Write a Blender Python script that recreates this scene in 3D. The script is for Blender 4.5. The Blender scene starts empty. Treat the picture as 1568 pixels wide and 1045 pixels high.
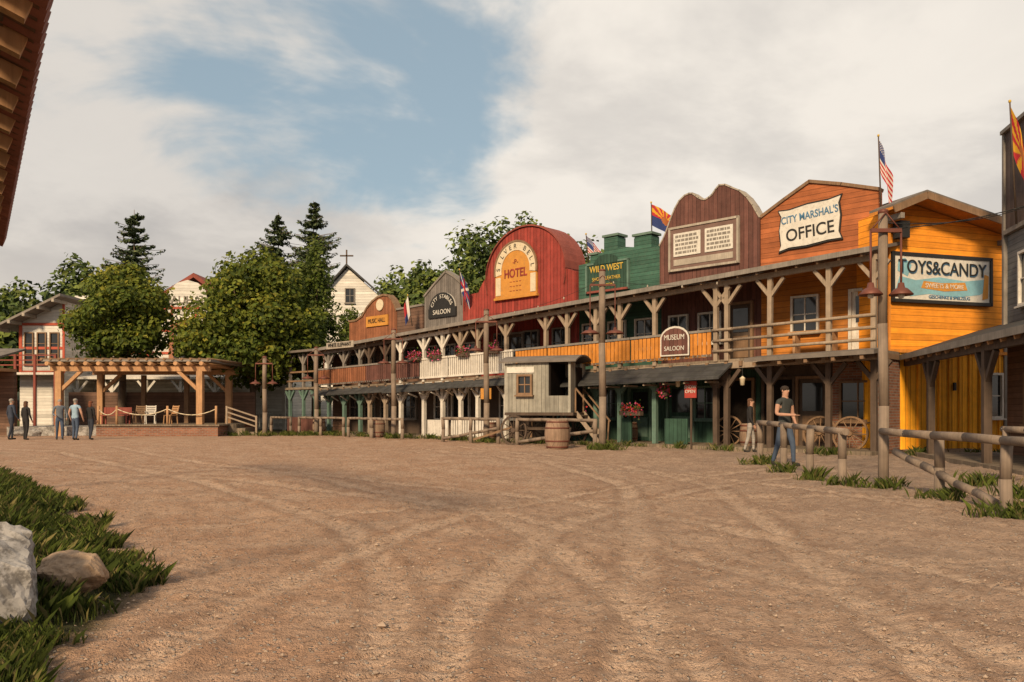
import bpy, math, random
import numpy as np
from mathutils import Vector, Matrix
random.seed(7); rng=np.random.default_rng(7)
scene=bpy.context.scene
scene.view_settings.view_transform='Standard'
scene.view_settings.look='None'
scene.view_settings.exposure=0
C=bpy.context.collection

# ---------------------------------------------------------------- materials
MATS={}
def mat(name,col,rough=.8,kind=None,pitch=.15,var=.3,ns=2.5,bump=.35,metal=0,dirt=.0,spec=.3,col2=None,dark=.35,dr=(.5,.72)):
    if name in MATS: return MATS[name]
    m=bpy.data.materials.new(name); m.use_nodes=True
    nt=m.node_tree; N=nt.nodes; L=nt.links
    b=N['Principled BSDF']; b.inputs['Roughness'].default_value=rough; b.inputs['Metallic'].default_value=metal
    b.inputs['Specular IOR Level'].default_value=spec
    tc=N.new('ShaderNodeTexCoord')
    def math_(op,a,c=None,clamp=False):
        n=N.new('ShaderNodeMath'); n.operation=op; n.use_clamp=clamp
        for i,v in enumerate((a,c)):
            if v is None: continue
            if isinstance(v,(int,float)): n.inputs[i].default_value=v
            else: L.new(v,n.inputs[i])
        return n.outputs[0]
    no=N.new('ShaderNodeTexNoise'); no.inputs['Scale'].default_value=ns; no.inputs['Detail'].default_value=3; no.inputs['Roughness'].default_value=.65
    L.new(tc.outputs['Object'],no.inputs['Vector'])
    val=math_('MULTIPLY_ADD',no.outputs['Fac'],2*var*1.6); val.node.inputs[2].default_value=1-var*1.6
    h=no.outputs['Fac']
    sp=N.new('ShaderNodeSeparateXYZ'); L.new(tc.outputs['Object'],sp.inputs[0])
    if kind in('v','h','shingle','wood'):
        mp=N.new('ShaderNodeMapping'); L.new(tc.outputs['Object'],mp.inputs['Vector'])
        mp.inputs['Scale'].default_value=(28,28,1.2) if kind in('v','wood') else (1.2,1.2,30)
        g=N.new('ShaderNodeTexNoise'); g.inputs['Scale'].default_value=1; g.inputs['Detail'].default_value=2
        L.new(mp.outputs[0],g.inputs['Vector'])
        gv=math_('MULTIPLY_ADD',g.outputs['Fac'],.7); gv.node.inputs[2].default_value=.65
        val=math_('MULTIPLY',val,gv)
        h=g.outputs['Fac']
        if kind!='wood':
            c=math_('ADD',sp.outputs[0],sp.outputs[1]) if kind=='v' else sp.outputs[2]
            q=math_('DIVIDE',c,pitch); fr=math_('FRACT',q); fl=math_('FLOOR',q)
            wn=N.new('ShaderNodeTexWhiteNoise'); 
            if kind=='shingle':
                wn.noise_dimensions='2D'
                q2=math_('ADD',math_('DIVIDE',sp.outputs[0],.22),math_('MULTIPLY',fl,.37))
                cb=N.new('ShaderNodeCombineXYZ'); L.new(fl,cb.inputs[0]); L.new(math_('FLOOR',q2),cb.inputs[1]); L.new(cb.outputs[0],wn.inputs['Vector'])
            else:
                wn.noise_dimensions='1D'; L.new(fl,wn.inputs['W'])
            wv=math_('MULTIPLY_ADD',wn.outputs['Value'],.42); wv.node.inputs[2].default_value=.79
            val=math_('MULTIPLY',val,wv)
            ln=N.new('ShaderNodeMapRange'); ln.inputs['From Min'].default_value=0; ln.inputs['From Max'].default_value=.13
            ln.inputs['To Min'].default_value=dark; ln.inputs['To Max'].default_value=1
            L.new(fr,ln.inputs['Value'])
            val=math_('MULTIPLY',val,ln.outputs[0])
            if kind in('h','shingle'):
                pr=math_('SUBTRACT',1.0,fr); h=math_('ADD',math_('MULTIPLY',pr,1.4),math_('MULTIPLY',h,.35))
            else:
                h=math_('ADD',math_('MULTIPLY',ln.outputs[0],1.2),math_('MULTIPLY',h,.35))
    if dirt>0:
        n2=N.new('ShaderNodeTexNoise'); n2.inputs['Scale'].default_value=9; n2.inputs['Detail'].default_value=4; n2.inputs['Roughness'].default_value=.75
        L.new(tc.outputs['Object'],n2.inputs['Vector'])
        r=N.new('ShaderNodeMapRange'); r.inputs['From Min'].default_value=dr[0]; r.inputs['From Max'].default_value=dr[1]
        L.new(n2.outputs['Fac'],r.inputs['Value']); 
        dm=math_('MULTIPLY',r.outputs[0],dirt)
    mx=N.new('ShaderNodeVectorMath'); mx.operation='SCALE'; 
    if kind=='brick':
        br=N.new('ShaderNodeTexBrick'); br.inputs['Scale'].default_value=1
        br.inputs['Brick Width'].default_value=.26; br.inputs['Row Height'].default_value=.085; br.inputs['Mortar Size'].default_value=.012
        br.inputs['Color1'].default_value=(*col,1); br.inputs['Color2'].default_value=(col[0]*.6,col[1]*.55,col[2]*.55,1); br.inputs['Mortar'].default_value=(.22,.18,.15,1)
        cb=N.new('ShaderNodeCombineXYZ'); L.new(math_('ADD',sp.outputs[0],sp.outputs[1]),cb.inputs[0]); L.new(sp.outputs[2],cb.inputs[1])
        L.new(cb.outputs[0],br.inputs['Vector']); L.new(br.outputs['Color'],mx.inputs[0])
        h=math_('SUBTRACT',1.0,br.outputs['Fac'])
    else:
        mx.inputs[0].default_value=col
    L.new(val,mx.inputs['Scale'])
    out=mx.outputs[0]
    if dirt>0:
        c2=col2 or (.16,.13,.10)
        mi=N.new('ShaderNodeMix'); mi.data_type='RGBA'; mi.inputs['B'].default_value=(*c2,1)
        L.new(out,mi.inputs['A']); L.new(dm,mi.inputs['Factor'])
        out=mi.outputs['Result']
    L.new(out,b.inputs['Base Color'])
    bp=N.new('ShaderNodeBump'); bp.inputs['Strength'].default_value=bump; bp.inputs['Distance'].default_value=.02 if ns<10 else .01
    L.new(h,bp.inputs['Height']); L.new(bp.outputs[0],b.inputs['Normal'])
    MATS[name]=m; return m

def leafmat(name,col,tr=.35):
    if name in MATS: return MATS[name]
    m=bpy.data.materials.new(name); m.use_nodes=True; nt=m.node_tree; N=nt.nodes; L=nt.links
    g=N.new('ShaderNodeNewGeometry')
    v=N.new('ShaderNodeMath'); v.operation='MULTIPLY_ADD'; v.inputs[1].default_value=.8; v.inputs[2].default_value=.6
    L.new(g.outputs['Random Per Island'],v.inputs[0])
    s=N.new('ShaderNodeVectorMath'); s.operation='SCALE'; s.inputs[0].default_value=col; L.new(v.outputs[0],s.inputs['Scale'])
    b=N['Principled BSDF']; b.inputs['Roughness'].default_value=.6; b.inputs['Specular IOR Level'].default_value=.2
    L.new(s.outputs[0],b.inputs['Base Color'])
    if tr>0:
        t=N.new('ShaderNodeBsdfTranslucent'); L.new(s.outputs[0],t.inputs['Color'])
        mx=N.new('ShaderNodeMixShader'); mx.inputs[0].default_value=tr
        L.new(b.outputs[0],mx.inputs[1]); L.new(t.outputs[0],mx.inputs[2]); L.new(mx.outputs[0],N['Material Output'].inputs['Surface'])
    MATS[name]=m; return m

W_pole=mat('grey_brown_timber',(.20,.155,.12),kind='wood',var=.35)
W_post=mat('weathered_post',(.28,.22,.165),kind='wood',var=.3)
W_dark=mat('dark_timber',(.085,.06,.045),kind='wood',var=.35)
W_mid=mat('brown_timber',(.20,.125,.075),kind='wood',var=.3)
W_warm=mat('warm_timber',(.40,.23,.12),kind='wood',var=.3)
W_white=mat('white_wood',(.58,.55,.50),kind='wood',var=.18,dirt=.3)
W_grey=mat('grey_wood',(.20,.18,.16),kind='wood',var=.3)
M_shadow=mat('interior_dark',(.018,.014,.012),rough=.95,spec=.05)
M_glass=mat('window_glass',(.02,.022,.025),rough=.08,var=.1,bump=.02,spec=.6)
M_roofdark=mat('dark_shingles',(.045,.045,.047),kind='shingle',pitch=.16,var=.3,dirt=.3,col2=(.09,.10,.06))
M_rooflight=mat('grey_roofing',(.15,.13,.115),var=.35,dirt=.3)
M_brick=mat('red_brick',(.28,.12,.07),kind='brick',var=.2,bump=.5)
M_orangeh=mat('rust_clapboard',(.32,.10,.035),kind='h',pitch=.17,var=.25,bump=.7)
M_ochreh=mat('ochre_clapboard',(.45,.165,.028),kind='h',pitch=.19,var=.25,bump=.7,dirt=.2)
M_yellowh=mat('yellow_clapboard',(.74,.27,.022),kind='h',pitch=.19,var=.22,bump=.7,dirt=.1)
M_yellowv=mat('yellow_boards',(.84,.38,.02),kind='v',pitch=.2,var=.2,bump=.7,dirt=.15,dark=.2)
M_brownv=mat('plum_boards',(.12,.052,.042),kind='v',pitch=.17,var=.3,bump=.7,dirt=.12)
M_greenh=mat('green_clapboard',(.038,.10,.072),kind='h',pitch=.15,var=.3,bump=.7,dirt=.15)
M_greenv=mat('green_boards',(.03,.07,.05),kind='v',pitch=.16,var=.3,bump=.6)
M_redv=mat('red_boards',(.26,.042,.032),kind='v',pitch=.19,var=.3,bump=.9,dark=.3,dirt=.12)
M_graycl=mat('grey_clapboard',(.15,.135,.125),kind='v',pitch=.15,var=.3,bump=.6)
M_brownh=mat('brown_clapboard',(.13,.075,.052),kind='h',pitch=.16,var=.3,bump=.6)
M_arch=mat('rust_boards',(.23,.09,.045),kind='v',pitch=.15,var=.3,bump=.6)
M_teal=mat('teal_paint',(.10,.17,.14),kind='wood',var=.3,dirt=.2)
M_trim=mat('worn_light_trim',(.34,.30,.25),kind='wood',var=.3)
M_redtrim=mat('red_trim',(.22,.06,.045),kind='wood',var=.3)
M_black=mat('black_paint',(.02,.02,.02),rough=.6)
M_iron=mat('rusty_iron',(.14,.05,.035),rough=.55,var=.3,metal=.2)
M_sign=mat('sign_white',(.58,.56,.51),var=.15,dirt=.35,ns=4)
M_cream=mat('sign_cream',(.58,.50,.36),var=.15,dirt=.3)
M_must=mat('sign_mustard',(.50,.23,.045),var=.2,dirt=.3)
M_blue=mat('sign_blue',(.06,.16,.28),var=.2)
M_cyan=mat('sign_cyan',(.20,.40,.48),var=.25,dirt=.3)
M_yell=mat('sign_yellow',(.50,.34,.06),var=.2)
M_floor=mat('deck_boards',(.19,.15,.11),kind='v',pitch=.14,var=.3)
M_slat=mat('ochre_slats',(.54,.21,.035),kind='wood',var=.3,dirt=.2)
M_white_s=mat('white_siding',(.60,.58,.54),kind='h',pitch=.2,var=.12,bump=.6,dirt=.12,dark=.6)
M_redband=mat('red_band',(.40,.085,.05),var=.2)
M_stone=mat('stone',(.34,.325,.31),var=.5,ns=2.6,bump=1,dirt=.75,col2=(.09,.08,.07),dr=(.44,.58))
M_sand=mat('sandstone',(.34,.24,.16),var=.5,ns=6,bump=.9,dirt=.6,col2=(.12,.095,.07))
M_copper=mat('copper_roof',(.11,.17,.14),var=.3)

# ---------------------------------------------------------------- mesh builder
class MB:
    def __init__(s): s.v=[];s.f=[];s.m=[];s.sm=[];s.mats=[]
    def mi(s,m):
        if m not in s.mats: s.mats.append(m)
        return s.mats.index(m)
    def add(s,vs,fs,m,smooth=False):
        o=len(s.v); s.v+= [tuple(p) for p in vs]; k=s.mi(m)
        for f in fs: s.f.append([i+o for i in f]); s.m.append(k); s.sm.append(smooth)
    def hexa(s,c,m): s.add(c,[(0,3,2,1),(4,5,6,7),(0,1,5,4),(1,2,6,5),(2,3,7,6),(3,0,4,7)],m)
    def box(s,x0,x1,y0,y1,z0,z1,m):
        s.hexa([(x0,y0,z0),(x1,y0,z0),(x1,y1,z0),(x0,y1,z0),(x0,y0,z1),(x1,y0,z1),(x1,y1,z1),(x0,y1,z1)],m)
    def slab(s,x0,x1,y0,y1,zf,th,m):
        c=[(x0,y0),(x1,y0),(x1,y1),(x0,y1)]
        s.hexa([(x,y,zf(x,y)-th) for x,y in c]+[(x,y,zf(x,y)) for x,y in c],m)
    def beam(s,p,q,w,h,m,up=(0,0,1)):
        p=Vector(p);q=Vector(q);d=(q-p).normalized(); u=Vector(up)
        if abs(d.dot(u))>.95: u=Vector((0,1,0))
        a=d.cross(u).normalized(); b=a.cross(d).normalized(); a*=w/2;b*=h/2
        s.hexa([p-a-b,p+a-b,q+a-b,q-a-b,p-a+b,p+a+b,q+a+b,q-a+b],m)
    def cyl(s,p,q,r0,r1,m,n=9,smooth=True):
        p=Vector(p);q=Vector(q);d=(q-p).normalized(); u=Vector((0,0,1)) if abs(d.z)<.9 else Vector((1,0,0))
        a=d.cross(u).normalized(); b=d.cross(a)
        vs=[]
        for c,r in((p,r0),(q,r1)):
            for i in range(n):
                t=2*math.pi*i/n; vs.append(c+a*math.cos(t)*r+b*math.sin(t)*r)
        s.add(vs,[(i,(i+1)%n,n+(i+1)%n,n+i) for i in range(n)],m,smooth)
        o=len(s.v)-2*n; k=s.mi(m)
        s.f.append([o+i for i in range(n)][::-1]); s.m.append(k); s.sm.append(False)
        s.f.append([o+n+i for i in range(n)]); s.m.append(k); s.sm.append(False)
    def tube(s,pts,rs,m,n=8):
        for i in range(len(pts)-1): s.cyl(pts[i],pts[i+1],rs[i],rs[i+1],m,n)
    def prism(s,poly,y0,y1,m,ms=None):
        n=len(poly); ms=ms or m
        s.add([(x,y0,z) for x,z in poly]+[(x,y1,z) for x,z in poly],[tuple(range(n)),tuple(range(2*n-1,n-1,-1))],m)
        o=len(s.v)-2*n; k=s.mi(ms)
        for i in range(n):
            j=(i+1)%n; s.f.append([o+i,o+j,o+n+j,o+n+i]); s.m.append(k); s.sm.append(False)
    def lathe(s,c,prof,m,n=16,smooth=True):
        vs=[];c=Vector(c)
        for r,z in prof:
            for i in range(n):
                t=2*math.pi*i/n; vs.append((c.x+r*math.cos(t),c.y+r*math.sin(t),c.z+z))
        fs=[]
        for k in range(len(prof)-1):
            for i in range(n): fs.append((k*n+i,k*n+(i+1)%n,(k+1)*n+(i+1)%n,(k+1)*n+i))
        s.add(vs,fs,m,smooth)
    def obj(s,name,parent=None):
        me=bpy.data.meshes.new(name); me.from_pydata(s.v,[],s.f)
        for m in s.mats: me.materials.append(m)
        me.polygons.foreach_set('material_index',s.m); me.polygons.foreach_set('use_smooth',s.sm)
        me.update()
        o=bpy.data.objects.new(name,me); C.objects.link(o)
        if parent: o.parent=parent
        return o
def empty(name,loc=(0,0,0),rz=0):
    e=bpy.data.objects.new(name,None); e.location=loc; e.rotation_euler=(0,0,rz); C.objects.link(e); return e
def text(s,x,y,z,size,m,parent,name='lettering',rot=0,ext=.008,sx=1,font_bold=.0):
    cu=bpy.data.curves.new(name,'FONT'); cu.body=s; cu.size=size; cu.align_x='CENTER'; cu.align_y='CENTER'; cu.extrude=ext; cu.offset=font_bold
    o=bpy.data.objects.new('tmp',cu); C.objects.link(o)
    dg=bpy.context.evaluated_depsgraph_get(); me=bpy.data.meshes.new_from_object(o.evaluated_get(dg)); bpy.data.objects.remove(o)
    me.materials.clear(); me.materials.append(m)
    R=Matrix.Translation((x,y,z))@Matrix.Rotation(math.radians(90),4,'X')@Matrix.Rotation(rot,4,'Z')@Matrix.Diagonal((sx,1,1,1))
    me.transform(R)
    t=bpy.data.objects.new(name,me); C.objects.link(t); t.parent=parent; return t

# ---------------------------------------------------------------- noise / ground
def vnoise(x,y,seed=0):
    xi=np.floor(x).astype(np.int64); yi=np.floor(y).astype(np.int64); fx=x-xi; fy=y-yi
    fx=fx*fx*(3-2*fx); fy=fy*fy*(3-2*fy)
    def h(a,b):
        n=(a*374761393+b*668265263+seed*1442695)&0x7fffffff
        n=((n^(n>>13))*1274126177)&0x7fffffff
        return ((n^(n>>16))&0xffff)/65535.
    return (h(xi,yi)*(1-fx)+h(xi+1,yi)*fx)*(1-fy)+(h(xi,yi+1)*(1-fx)+h(xi+1,yi+1)*fx)*fy
BY=[0,3.8,4.3,5.8,8,11.2,15.5,22]; BX=[-2.5,-2.3,-2.3,-2.65,-4.2,-6.3,-9.9,-16.5]
tracks=[]
def tr(pts): tracks.append(np.array(pts,float))
tr([(-.6,1.5),(-.7,5),(-1.6,8.5),(-4.5,13),(-9.5,19),(-16,27)])
tr([(.9,1.5),(.9,5),(0,9.2),(-2.8,14),(-8,20),(-14,28)])
tr([(.2,1.5),(.8,5),(1.4,9),(2.0,14),(.8,20),(-4,28)])
tr([(1.7,1.5),(2.3,5),(2.9,9),(3.4,14),(2.4,20),(-2,28)])
tr([(3.2,2),(2.2,6),(-.2,10),(-4,14),(-11,18),(-22,21)])
tr([(4.6,2),(3.6,6.4),(1.0,11),(-3,15.2),(-10,19.4),(-21,22.6)])
tr([(7,8),(5.0,12),(3.5,16),(0,21),(-6,27),(-12,32)])
tr([(-1.8,2),(-1.9,5),(-1.0,9),(1.6,13),(5,17),(8,20)])
tr([(-.3,2),(-.4,5),(.5,9),(3.1,13),(6.4,16.5),(9,19)])
tr([(-4,9),(-1,10.6),(3,11.6),(8,12)])
def trackmask(x,y):
    m=np.zeros_like(x); tread=np.zeros_like(x); berm=np.zeros_like(x)
    for P in tracks:
        t=np.linspace(0,len(P)-1,60); px=np.interp(t,range(len(P)),P[:,0]); py=np.interp(t,range(len(P)),P[:,1])
        k=np.ones(7)/7; px[3:-3]=np.convolve(px,k,'valid'); py[3:-3]=np.convolve(py,k,'valid')
        best=np.full_like(x,9.); along=np.zeros_like(x); acc=0
        for i in range(len(px)-1):
            ax,ay=px[i],py[i]; dx,dy=px[i+1]-ax,py[i+1]-ay; L=math.hypot(dx,dy)+1e-6
            u=np.clip(((x-ax)*dx+(y-ay)*dy)/L**2,0,1); d=np.hypot(x-ax-u*dx,y-ay-u*dy)
            w=d<best; best=np.where(w,d,best); along=np.where(w,acc+u*L,along); acc+=L
        best=best+.05*(vnoise(x*3,y*3,31)-.5)
        mm=np.clip(1-(best/.16)**4,0,1); fade=.35+.65*vnoise(x*.7+5,y*.7,11)
        m=np.maximum(m,mm*fade); tread=np.where(mm>.1,(np.sin(along*36+best*14)>0)*mm*fade,tread)
        berm=np.maximum(berm,np.exp(-((best-.22)/.06)**2)*fade)
    return m,tread,berm
def gh(x,y):
    x=np.asarray(x,float); y=np.asarray(y,float)
    r=(vnoise(x*.25,y*.25,1)-.5)*.10+(vnoise(x*.9,y*.9,2)-.5)*.05
    near=np.exp(-(y/30.)**2)
    d=np.interp(y,BY,BX)-x
    bank=np.clip(d/1.2,0,1); bank=bank*bank*(3-2*bank)*(.16+.12*vnoise(x*1.3,y*1.3,5))*(y<26)
    return r*near+bank
xs=np.concatenate([-np.geomspace(1500,14.5,30),np.arange(-14,14,.05),np.geomspace(14.5,1500,30)])
ys=np.concatenate([-np.geomspace(300,3,8),np.arange(0,2.4,.2),np.geomspace(2.5,34,400),np.geomspace(35,2500,40)])
X,Y=np.meshgrid(xs,ys); Z=gh(X,Y)
inner=(np.abs(X)<20)&(Y<40)&(Y>0)
tm,td,bm_=trackmask(X,Y)
d=np.interp(Y,BY,BX)-X; off=np.clip(1-(d+.1)/.3,0,1); tm*=off*inner; td*=off*inner; bm_*=off*inner
rid=1-np.abs(vnoise(X*6,Y*6,14)*2-1)
fn=((vnoise(X*4,Y*4,3)-.5)*.03+(vnoise(X*9,Y*9,4)-.5)*.032+(rid-.5)*.02+(vnoise(X*19,Y*19,6)-.5)*.022)*inner
Z+=fn*(1-.7*tm)-tm*.026+td*.020+bm_*.024
nx,ny=len(xs),len(ys)
me=bpy.data.meshes.new('ground'); co=np.stack([X,Y,Z],-1).reshape(-1,3)
idx=np.arange(nx*ny).reshape(ny,nx); q=np.stack([idx[:-1,:-1],idx[:-1,1:],idx[1:,1:],idx[1:,:-1]],-1).reshape(-1,4)
def npmesh(me,co,faces,mi=None,smooth=False):
    n=len(faces);k=faces.shape[1]
    me.vertices.add(len(co)); me.vertices.foreach_set('co',co.astype(np.float32).ravel())
    me.loops.add(n*k); me.loops.foreach_set('vertex_index',faces.astype(np.int32).ravel())
    me.polygons.add(n); me.polygons.foreach_set('loop_start',np.arange(0,n*k,k,dtype=np.int32)); me.polygons.foreach_set('loop_total',np.full(n,k,np.int32))
    if mi is not None: me.polygons.foreach_set('material_index',mi.astype(np.int32))
    me.polygons.foreach_set('use_smooth',np.full(n,smooth)); me.update(calc_edges=True)
npmesh(me,co,q,smooth=True)
at=me.attributes.new('wear','FLOAT','POINT'); at.data.foreach_set('value',(tm*.55+td*.45).ravel().astype(np.float32))
at=me.attributes.new('relief_shade','FLOAT','POINT'); at.data.foreach_set('value',np.clip(bm_*.9+np.clip(-fn*28,0,1)*.6,0,1).ravel().astype(np.float32))  # painted shade: strongest along the rut berms, also in the hollows
grassm=np.clip((d+.15*vnoise(X*3,Y*3,8)-.05)/.25,0,1)*(Y<24)
grassm=np.maximum(grassm,np.clip((Y-43)/4,0,1))
at=me.attributes.new('grass','FLOAT','POINT'); at.data.foreach_set('value',grassm.ravel().astype(np.float32))
def ground_mat():
    m=bpy.data.materials.new('dirt_gravel'); m.use_nodes=True; nt=m.node_tree;N=nt.nodes;L=nt.links; b=N['Principled BSDF']
    b.inputs['Roughness'].default_value=.92; b.inputs['Specular IOR Level'].default_value=.15
    tc=N.new('ShaderNodeTexCoord')
    def noise(s,det=5,r=.6):
        n=N.new('ShaderNodeTexNoise'); n.inputs['Scale'].default_value=s;n.inputs['Detail'].default_value=det;n.inputs['Roughness'].default_value=r
        L.new(tc.outputs['Object'],n.inputs['Vector']); return n.outputs['Fac']
    def rng_(v,a,c,lo=0,hi=1):
        n=N.new('ShaderNodeMapRange'); 
        for k,x in zip(('From Min','From Max','To Min','To Max'),(a,c,lo,hi)): n.inputs[k].default_value=x
        L.new(v,n.inputs['Value']); return n.outputs[0]
    def mul(v,k):
        n=N.new('ShaderNodeMath'); n.operation='MULTIPLY'; L.new(v,n.inputs[0]); n.inputs[1].default_value=k; return n.outputs[0]
    def mix(f,a,c):
        n=N.new('ShaderNodeMix'); n.data_type='RGBA'
        L.new(f,n.inputs['Factor'])
        for k,x in(('A',a),('B',c)):
            if isinstance(x,tuple): n.inputs[k].default_value=(*x,1)
            else: L.new(x,n.inputs[k])
        return n.outputs['Result']
    def attr(nm):
        a=N.new('ShaderNodeAttribute'); a.attribute_name=nm; return a.outputs['Fac']
    sp=N.new('ShaderNodeSeparateXYZ'); L.new(tc.outputs['Object'],sp.inputs[0])
    big=noise(.16,2); mid=noise(1.1,5,.7); fine=noise(13,5,.8); gr=noise(60,2,.8)
    ad=N.new('ShaderNodeMath'); ad.operation='MULTIPLY_ADD'; L.new(big,ad.inputs[0]); ad.inputs[1].default_value=14; L.new(sp.outputs[0],ad.inputs[2])
    f=rng_(ad.outputs[0],5,14)
    c=mix(f,(.46,.285,.19),(.345,.26,.205))
    c=mix(rng_(mid,.40,.64,0,.75),c,(.60,.43,.315))
    c=mix(mul(attr('wear'),.85),c,(.68,.50,.37))
    c=mix(mul(attr('relief_shade'),.55),c,(.25,.155,.105))  # berm and hollow shade darkened into the dirt colour
    c=mix(rng_(fine,.5,.62,0,.65),c,(.22,.14,.095))
    vo=N.new('ShaderNodeTexVoronoi'); vo.inputs['Scale'].default_value=36; L.new(tc.outputs['Object'],vo.inputs['Vector'])
    wn=N.new('ShaderNodeTexWhiteNoise'); L.new(vo.outputs['Position'],wn.inputs['Vector'])
    st=rng_(wn.outputs['Value'],.72,.8); st2=rng_(vo.outputs['Distance'],.3,.45,1,0)
    mm=N.new('ShaderNodeMath'); mm.operation='MULTIPLY'; L.new(st,mm.inputs[0]); L.new(st2,mm.inputs[1])
    c=mix(mm.outputs[0],c,mix(wn.outputs['Value'],(.24,.19,.16),(.54,.46,.39)))
    c=mix(attr('grass'),c,mix(mid,(.03,.035,.015),(.08,.075,.03)))
    L.new(c,b.inputs['Base Color'])
    h1=N.new('ShaderNodeMath'); h1.operation='ADD'; L.new(fine,h1.inputs[0]); L.new(mul(gr,.6),h1.inputs[1])
    h2=N.new('ShaderNodeMath'); h2.operation='ADD'; L.new(h1.outputs[0],h2.inputs[0]); L.new(mm.outputs[0],h2.inputs[1])
    bp=N.new('ShaderNodeBump'); bp.inputs['Strength'].default_value=1; bp.inputs['Distance'].default_value=.06
    L.new(h2.outputs[0],bp.inputs['Height']); L.new(bp.outputs[0],b.inputs['Normal'])
    return m
me.materials.append(ground_mat())
g=bpy.data.objects.new('ground',me); C.objects.link(g)

def pebbles():
    n=7500; base=np.array([(1,0,0),(-1,0,0),(0,1,0),(0,-1,0),(0,0,.7),(0,0,-.7)],float)
    F=np.array([(0,2,4),(2,1,4),(1,3,4),(3,0,4),(2,0,5),(1,2,5),(3,1,5),(0,3,5)])
    yy=2.5*np.exp(rng.random(n)*math.log(26/2.5)); xx=(rng.random(n)*2-1)*yy*.72
    dd=np.interp(yy,BY,BX)-xx
    keep=(dd<.3)&((vnoise(xx*.8,yy*.8,21)>.4)|(dd>-.6)|(rng.random(n)<.3)); xx=xx[keep];yy=yy[keep]; n=len(xx)
    s=.005+.013*rng.random(n)**3; big=rng.random(n)<.012; s[big]*=2.0
    a=rng.random(n)*6.28; zz=gh(xx,yy)
    V=base[None]*s[:,None,None]*(.7+.6*rng.random((n,6,1))); ca,sa=np.cos(a)[:,None],np.sin(a)[:,None]
    vx=V[...,0]*ca-V[...,1]*sa+xx[:,None]; vy=V[...,0]*sa+V[...,1]*ca+yy[:,None]; vz=V[...,2]+zz[:,None]+.006
    co=np.stack([vx,vy,vz],-1).reshape(-1,3); fs=(F[None]+6*np.arange(n)[:,None,None]).reshape(-1,3)
    me=bpy.data.meshes.new('gravel'); npmesh(me,co,fs)
    me.materials.append(mat('pebble',(.33,.25,.19),var=.5,ns=20)); o=bpy.data.objects.new('gravel_stones',me); C.objects.link(o)
pebbles()

# ---------------------------------------------------------------- foliage
def quads(centers,normals,sizes,aspect,mi,name,mats,parent=None):
    n=len(centers); N_=normals/np.linalg.norm(normals,axis=1,keepdims=True)
    r=rng.normal(size=(n,3)); a=np.cross(N_,r); a/=np.linalg.norm(a,axis=1,keepdims=True); b=np.cross(N_,a)
    a*=sizes[:,None]*.5; b*=(sizes*aspect)[:,None]*.5
    co=np.stack([centers-a,centers-b*.9+N_*sizes[:,None]*.1,centers+a,centers+b*.9+N_*sizes[:,None]*.1],1).reshape(-1,3)
    fs=np.arange(4*n).reshape(n,4); me=bpy.data.meshes.new(name); npmesh(me,co,fs,mi)
    for m in mats: me.materials.append(m)
    o=bpy.data.objects.new(name,me); C.objects.link(o)
    if parent: o.parent=parent
    return o
def clumpleaves(cl,n,size,nm):
    cs=[];ns=[];mi=[]
    for c in cl:
        v=rng.normal(size=(n,3)); v/=np.linalg.norm(v,axis=1,keepdims=True)
        rad=(.45+.6*rng.random(n)**.6)*(1+.25*np.sin(v[:,0]*5+c[0]*3)*np.cos(v[:,2]*6+c[1]))
        p=np.array(c[:3])+v*np.array(c[3:6])*rad[:,None]
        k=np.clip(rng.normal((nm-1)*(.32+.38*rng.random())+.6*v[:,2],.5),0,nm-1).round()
        cs.append(p); ns.append(v+rng.normal(size=(n,3))*.6+np.array([0,-.3,.4])); mi.append(k)
    cs=np.concatenate(cs); return cs,np.concatenate(ns),size*(.6+.8*rng.random(len(cs))),np.concatenate(mi)
def crown(cx,cy,cz,rx,ry,rz,k,cr):
    out=[]
    for i in range(k):
        v=rng.normal(size=3); v/=np.linalg.norm(v); 
        rr=.3+.58*rng.random()**.6
        if v[2]<-.5: v[2]*=.85
        f=1-.2*max(0,v[2])
        r=cr*(.65+.6*rng.random())
        out.append((cx+v[0]*rx*rr*f,cy+v[1]*ry*rr*f,cz+v[2]*rz*rr,r*rx,r*ry,r*rz*.8))
    return out
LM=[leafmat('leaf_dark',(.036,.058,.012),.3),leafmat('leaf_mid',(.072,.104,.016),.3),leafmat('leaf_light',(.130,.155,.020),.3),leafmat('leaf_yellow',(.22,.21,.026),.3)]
LF=[leafmat('forest_dark',(.028,.048,.014),0),leafmat('forest_mid',(.058,.088,.020),0),leafmat('forest_light',(.115,.145,.026),0)]
LC=[leafmat('needle_dark',(.030,.048,.026),0),leafmat('needle_mid',(.058,.085,.038),0),leafmat('needle_light',(.095,.12,.048),0)]
M_bark=mat('bark',(.14,.105,.075),kind='wood',var=.4)
def tree(name,x,y,h,z0,rx,k=60,n=260,size=.2,mats=LM,cr=.26,ry=None,trunk=.22):
    root=empty(name,(x,y,0)); ry=ry or rx
    rz=(h-z0)/2; cz=(h+z0)/2
    cl=crown(0,0,cz,rx,ry,rz,k,cr)
    mb=MB(); top=(.2,.1,h*.85)
    mb.tube([(0,0,-.1),(.05,0,z0),(.1,.1,cz),top],[trunk*1.2,trunk*.85,trunk*.55,.04],M_bark,9)
    for c in cl[::3]:
        s=Vector((.05,.05,z0+(c[2]-z0)*.45)); e=Vector(c[:3]); mdl=(s+e)/2+Vector((0,0,.25))
        mb.tube([s,mdl,e],[trunk*.35,trunk*.22,.02],M_bark,5)
    mb.obj('trunk',root)
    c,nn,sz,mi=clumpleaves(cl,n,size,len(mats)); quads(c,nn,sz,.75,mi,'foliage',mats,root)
    return root
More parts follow.
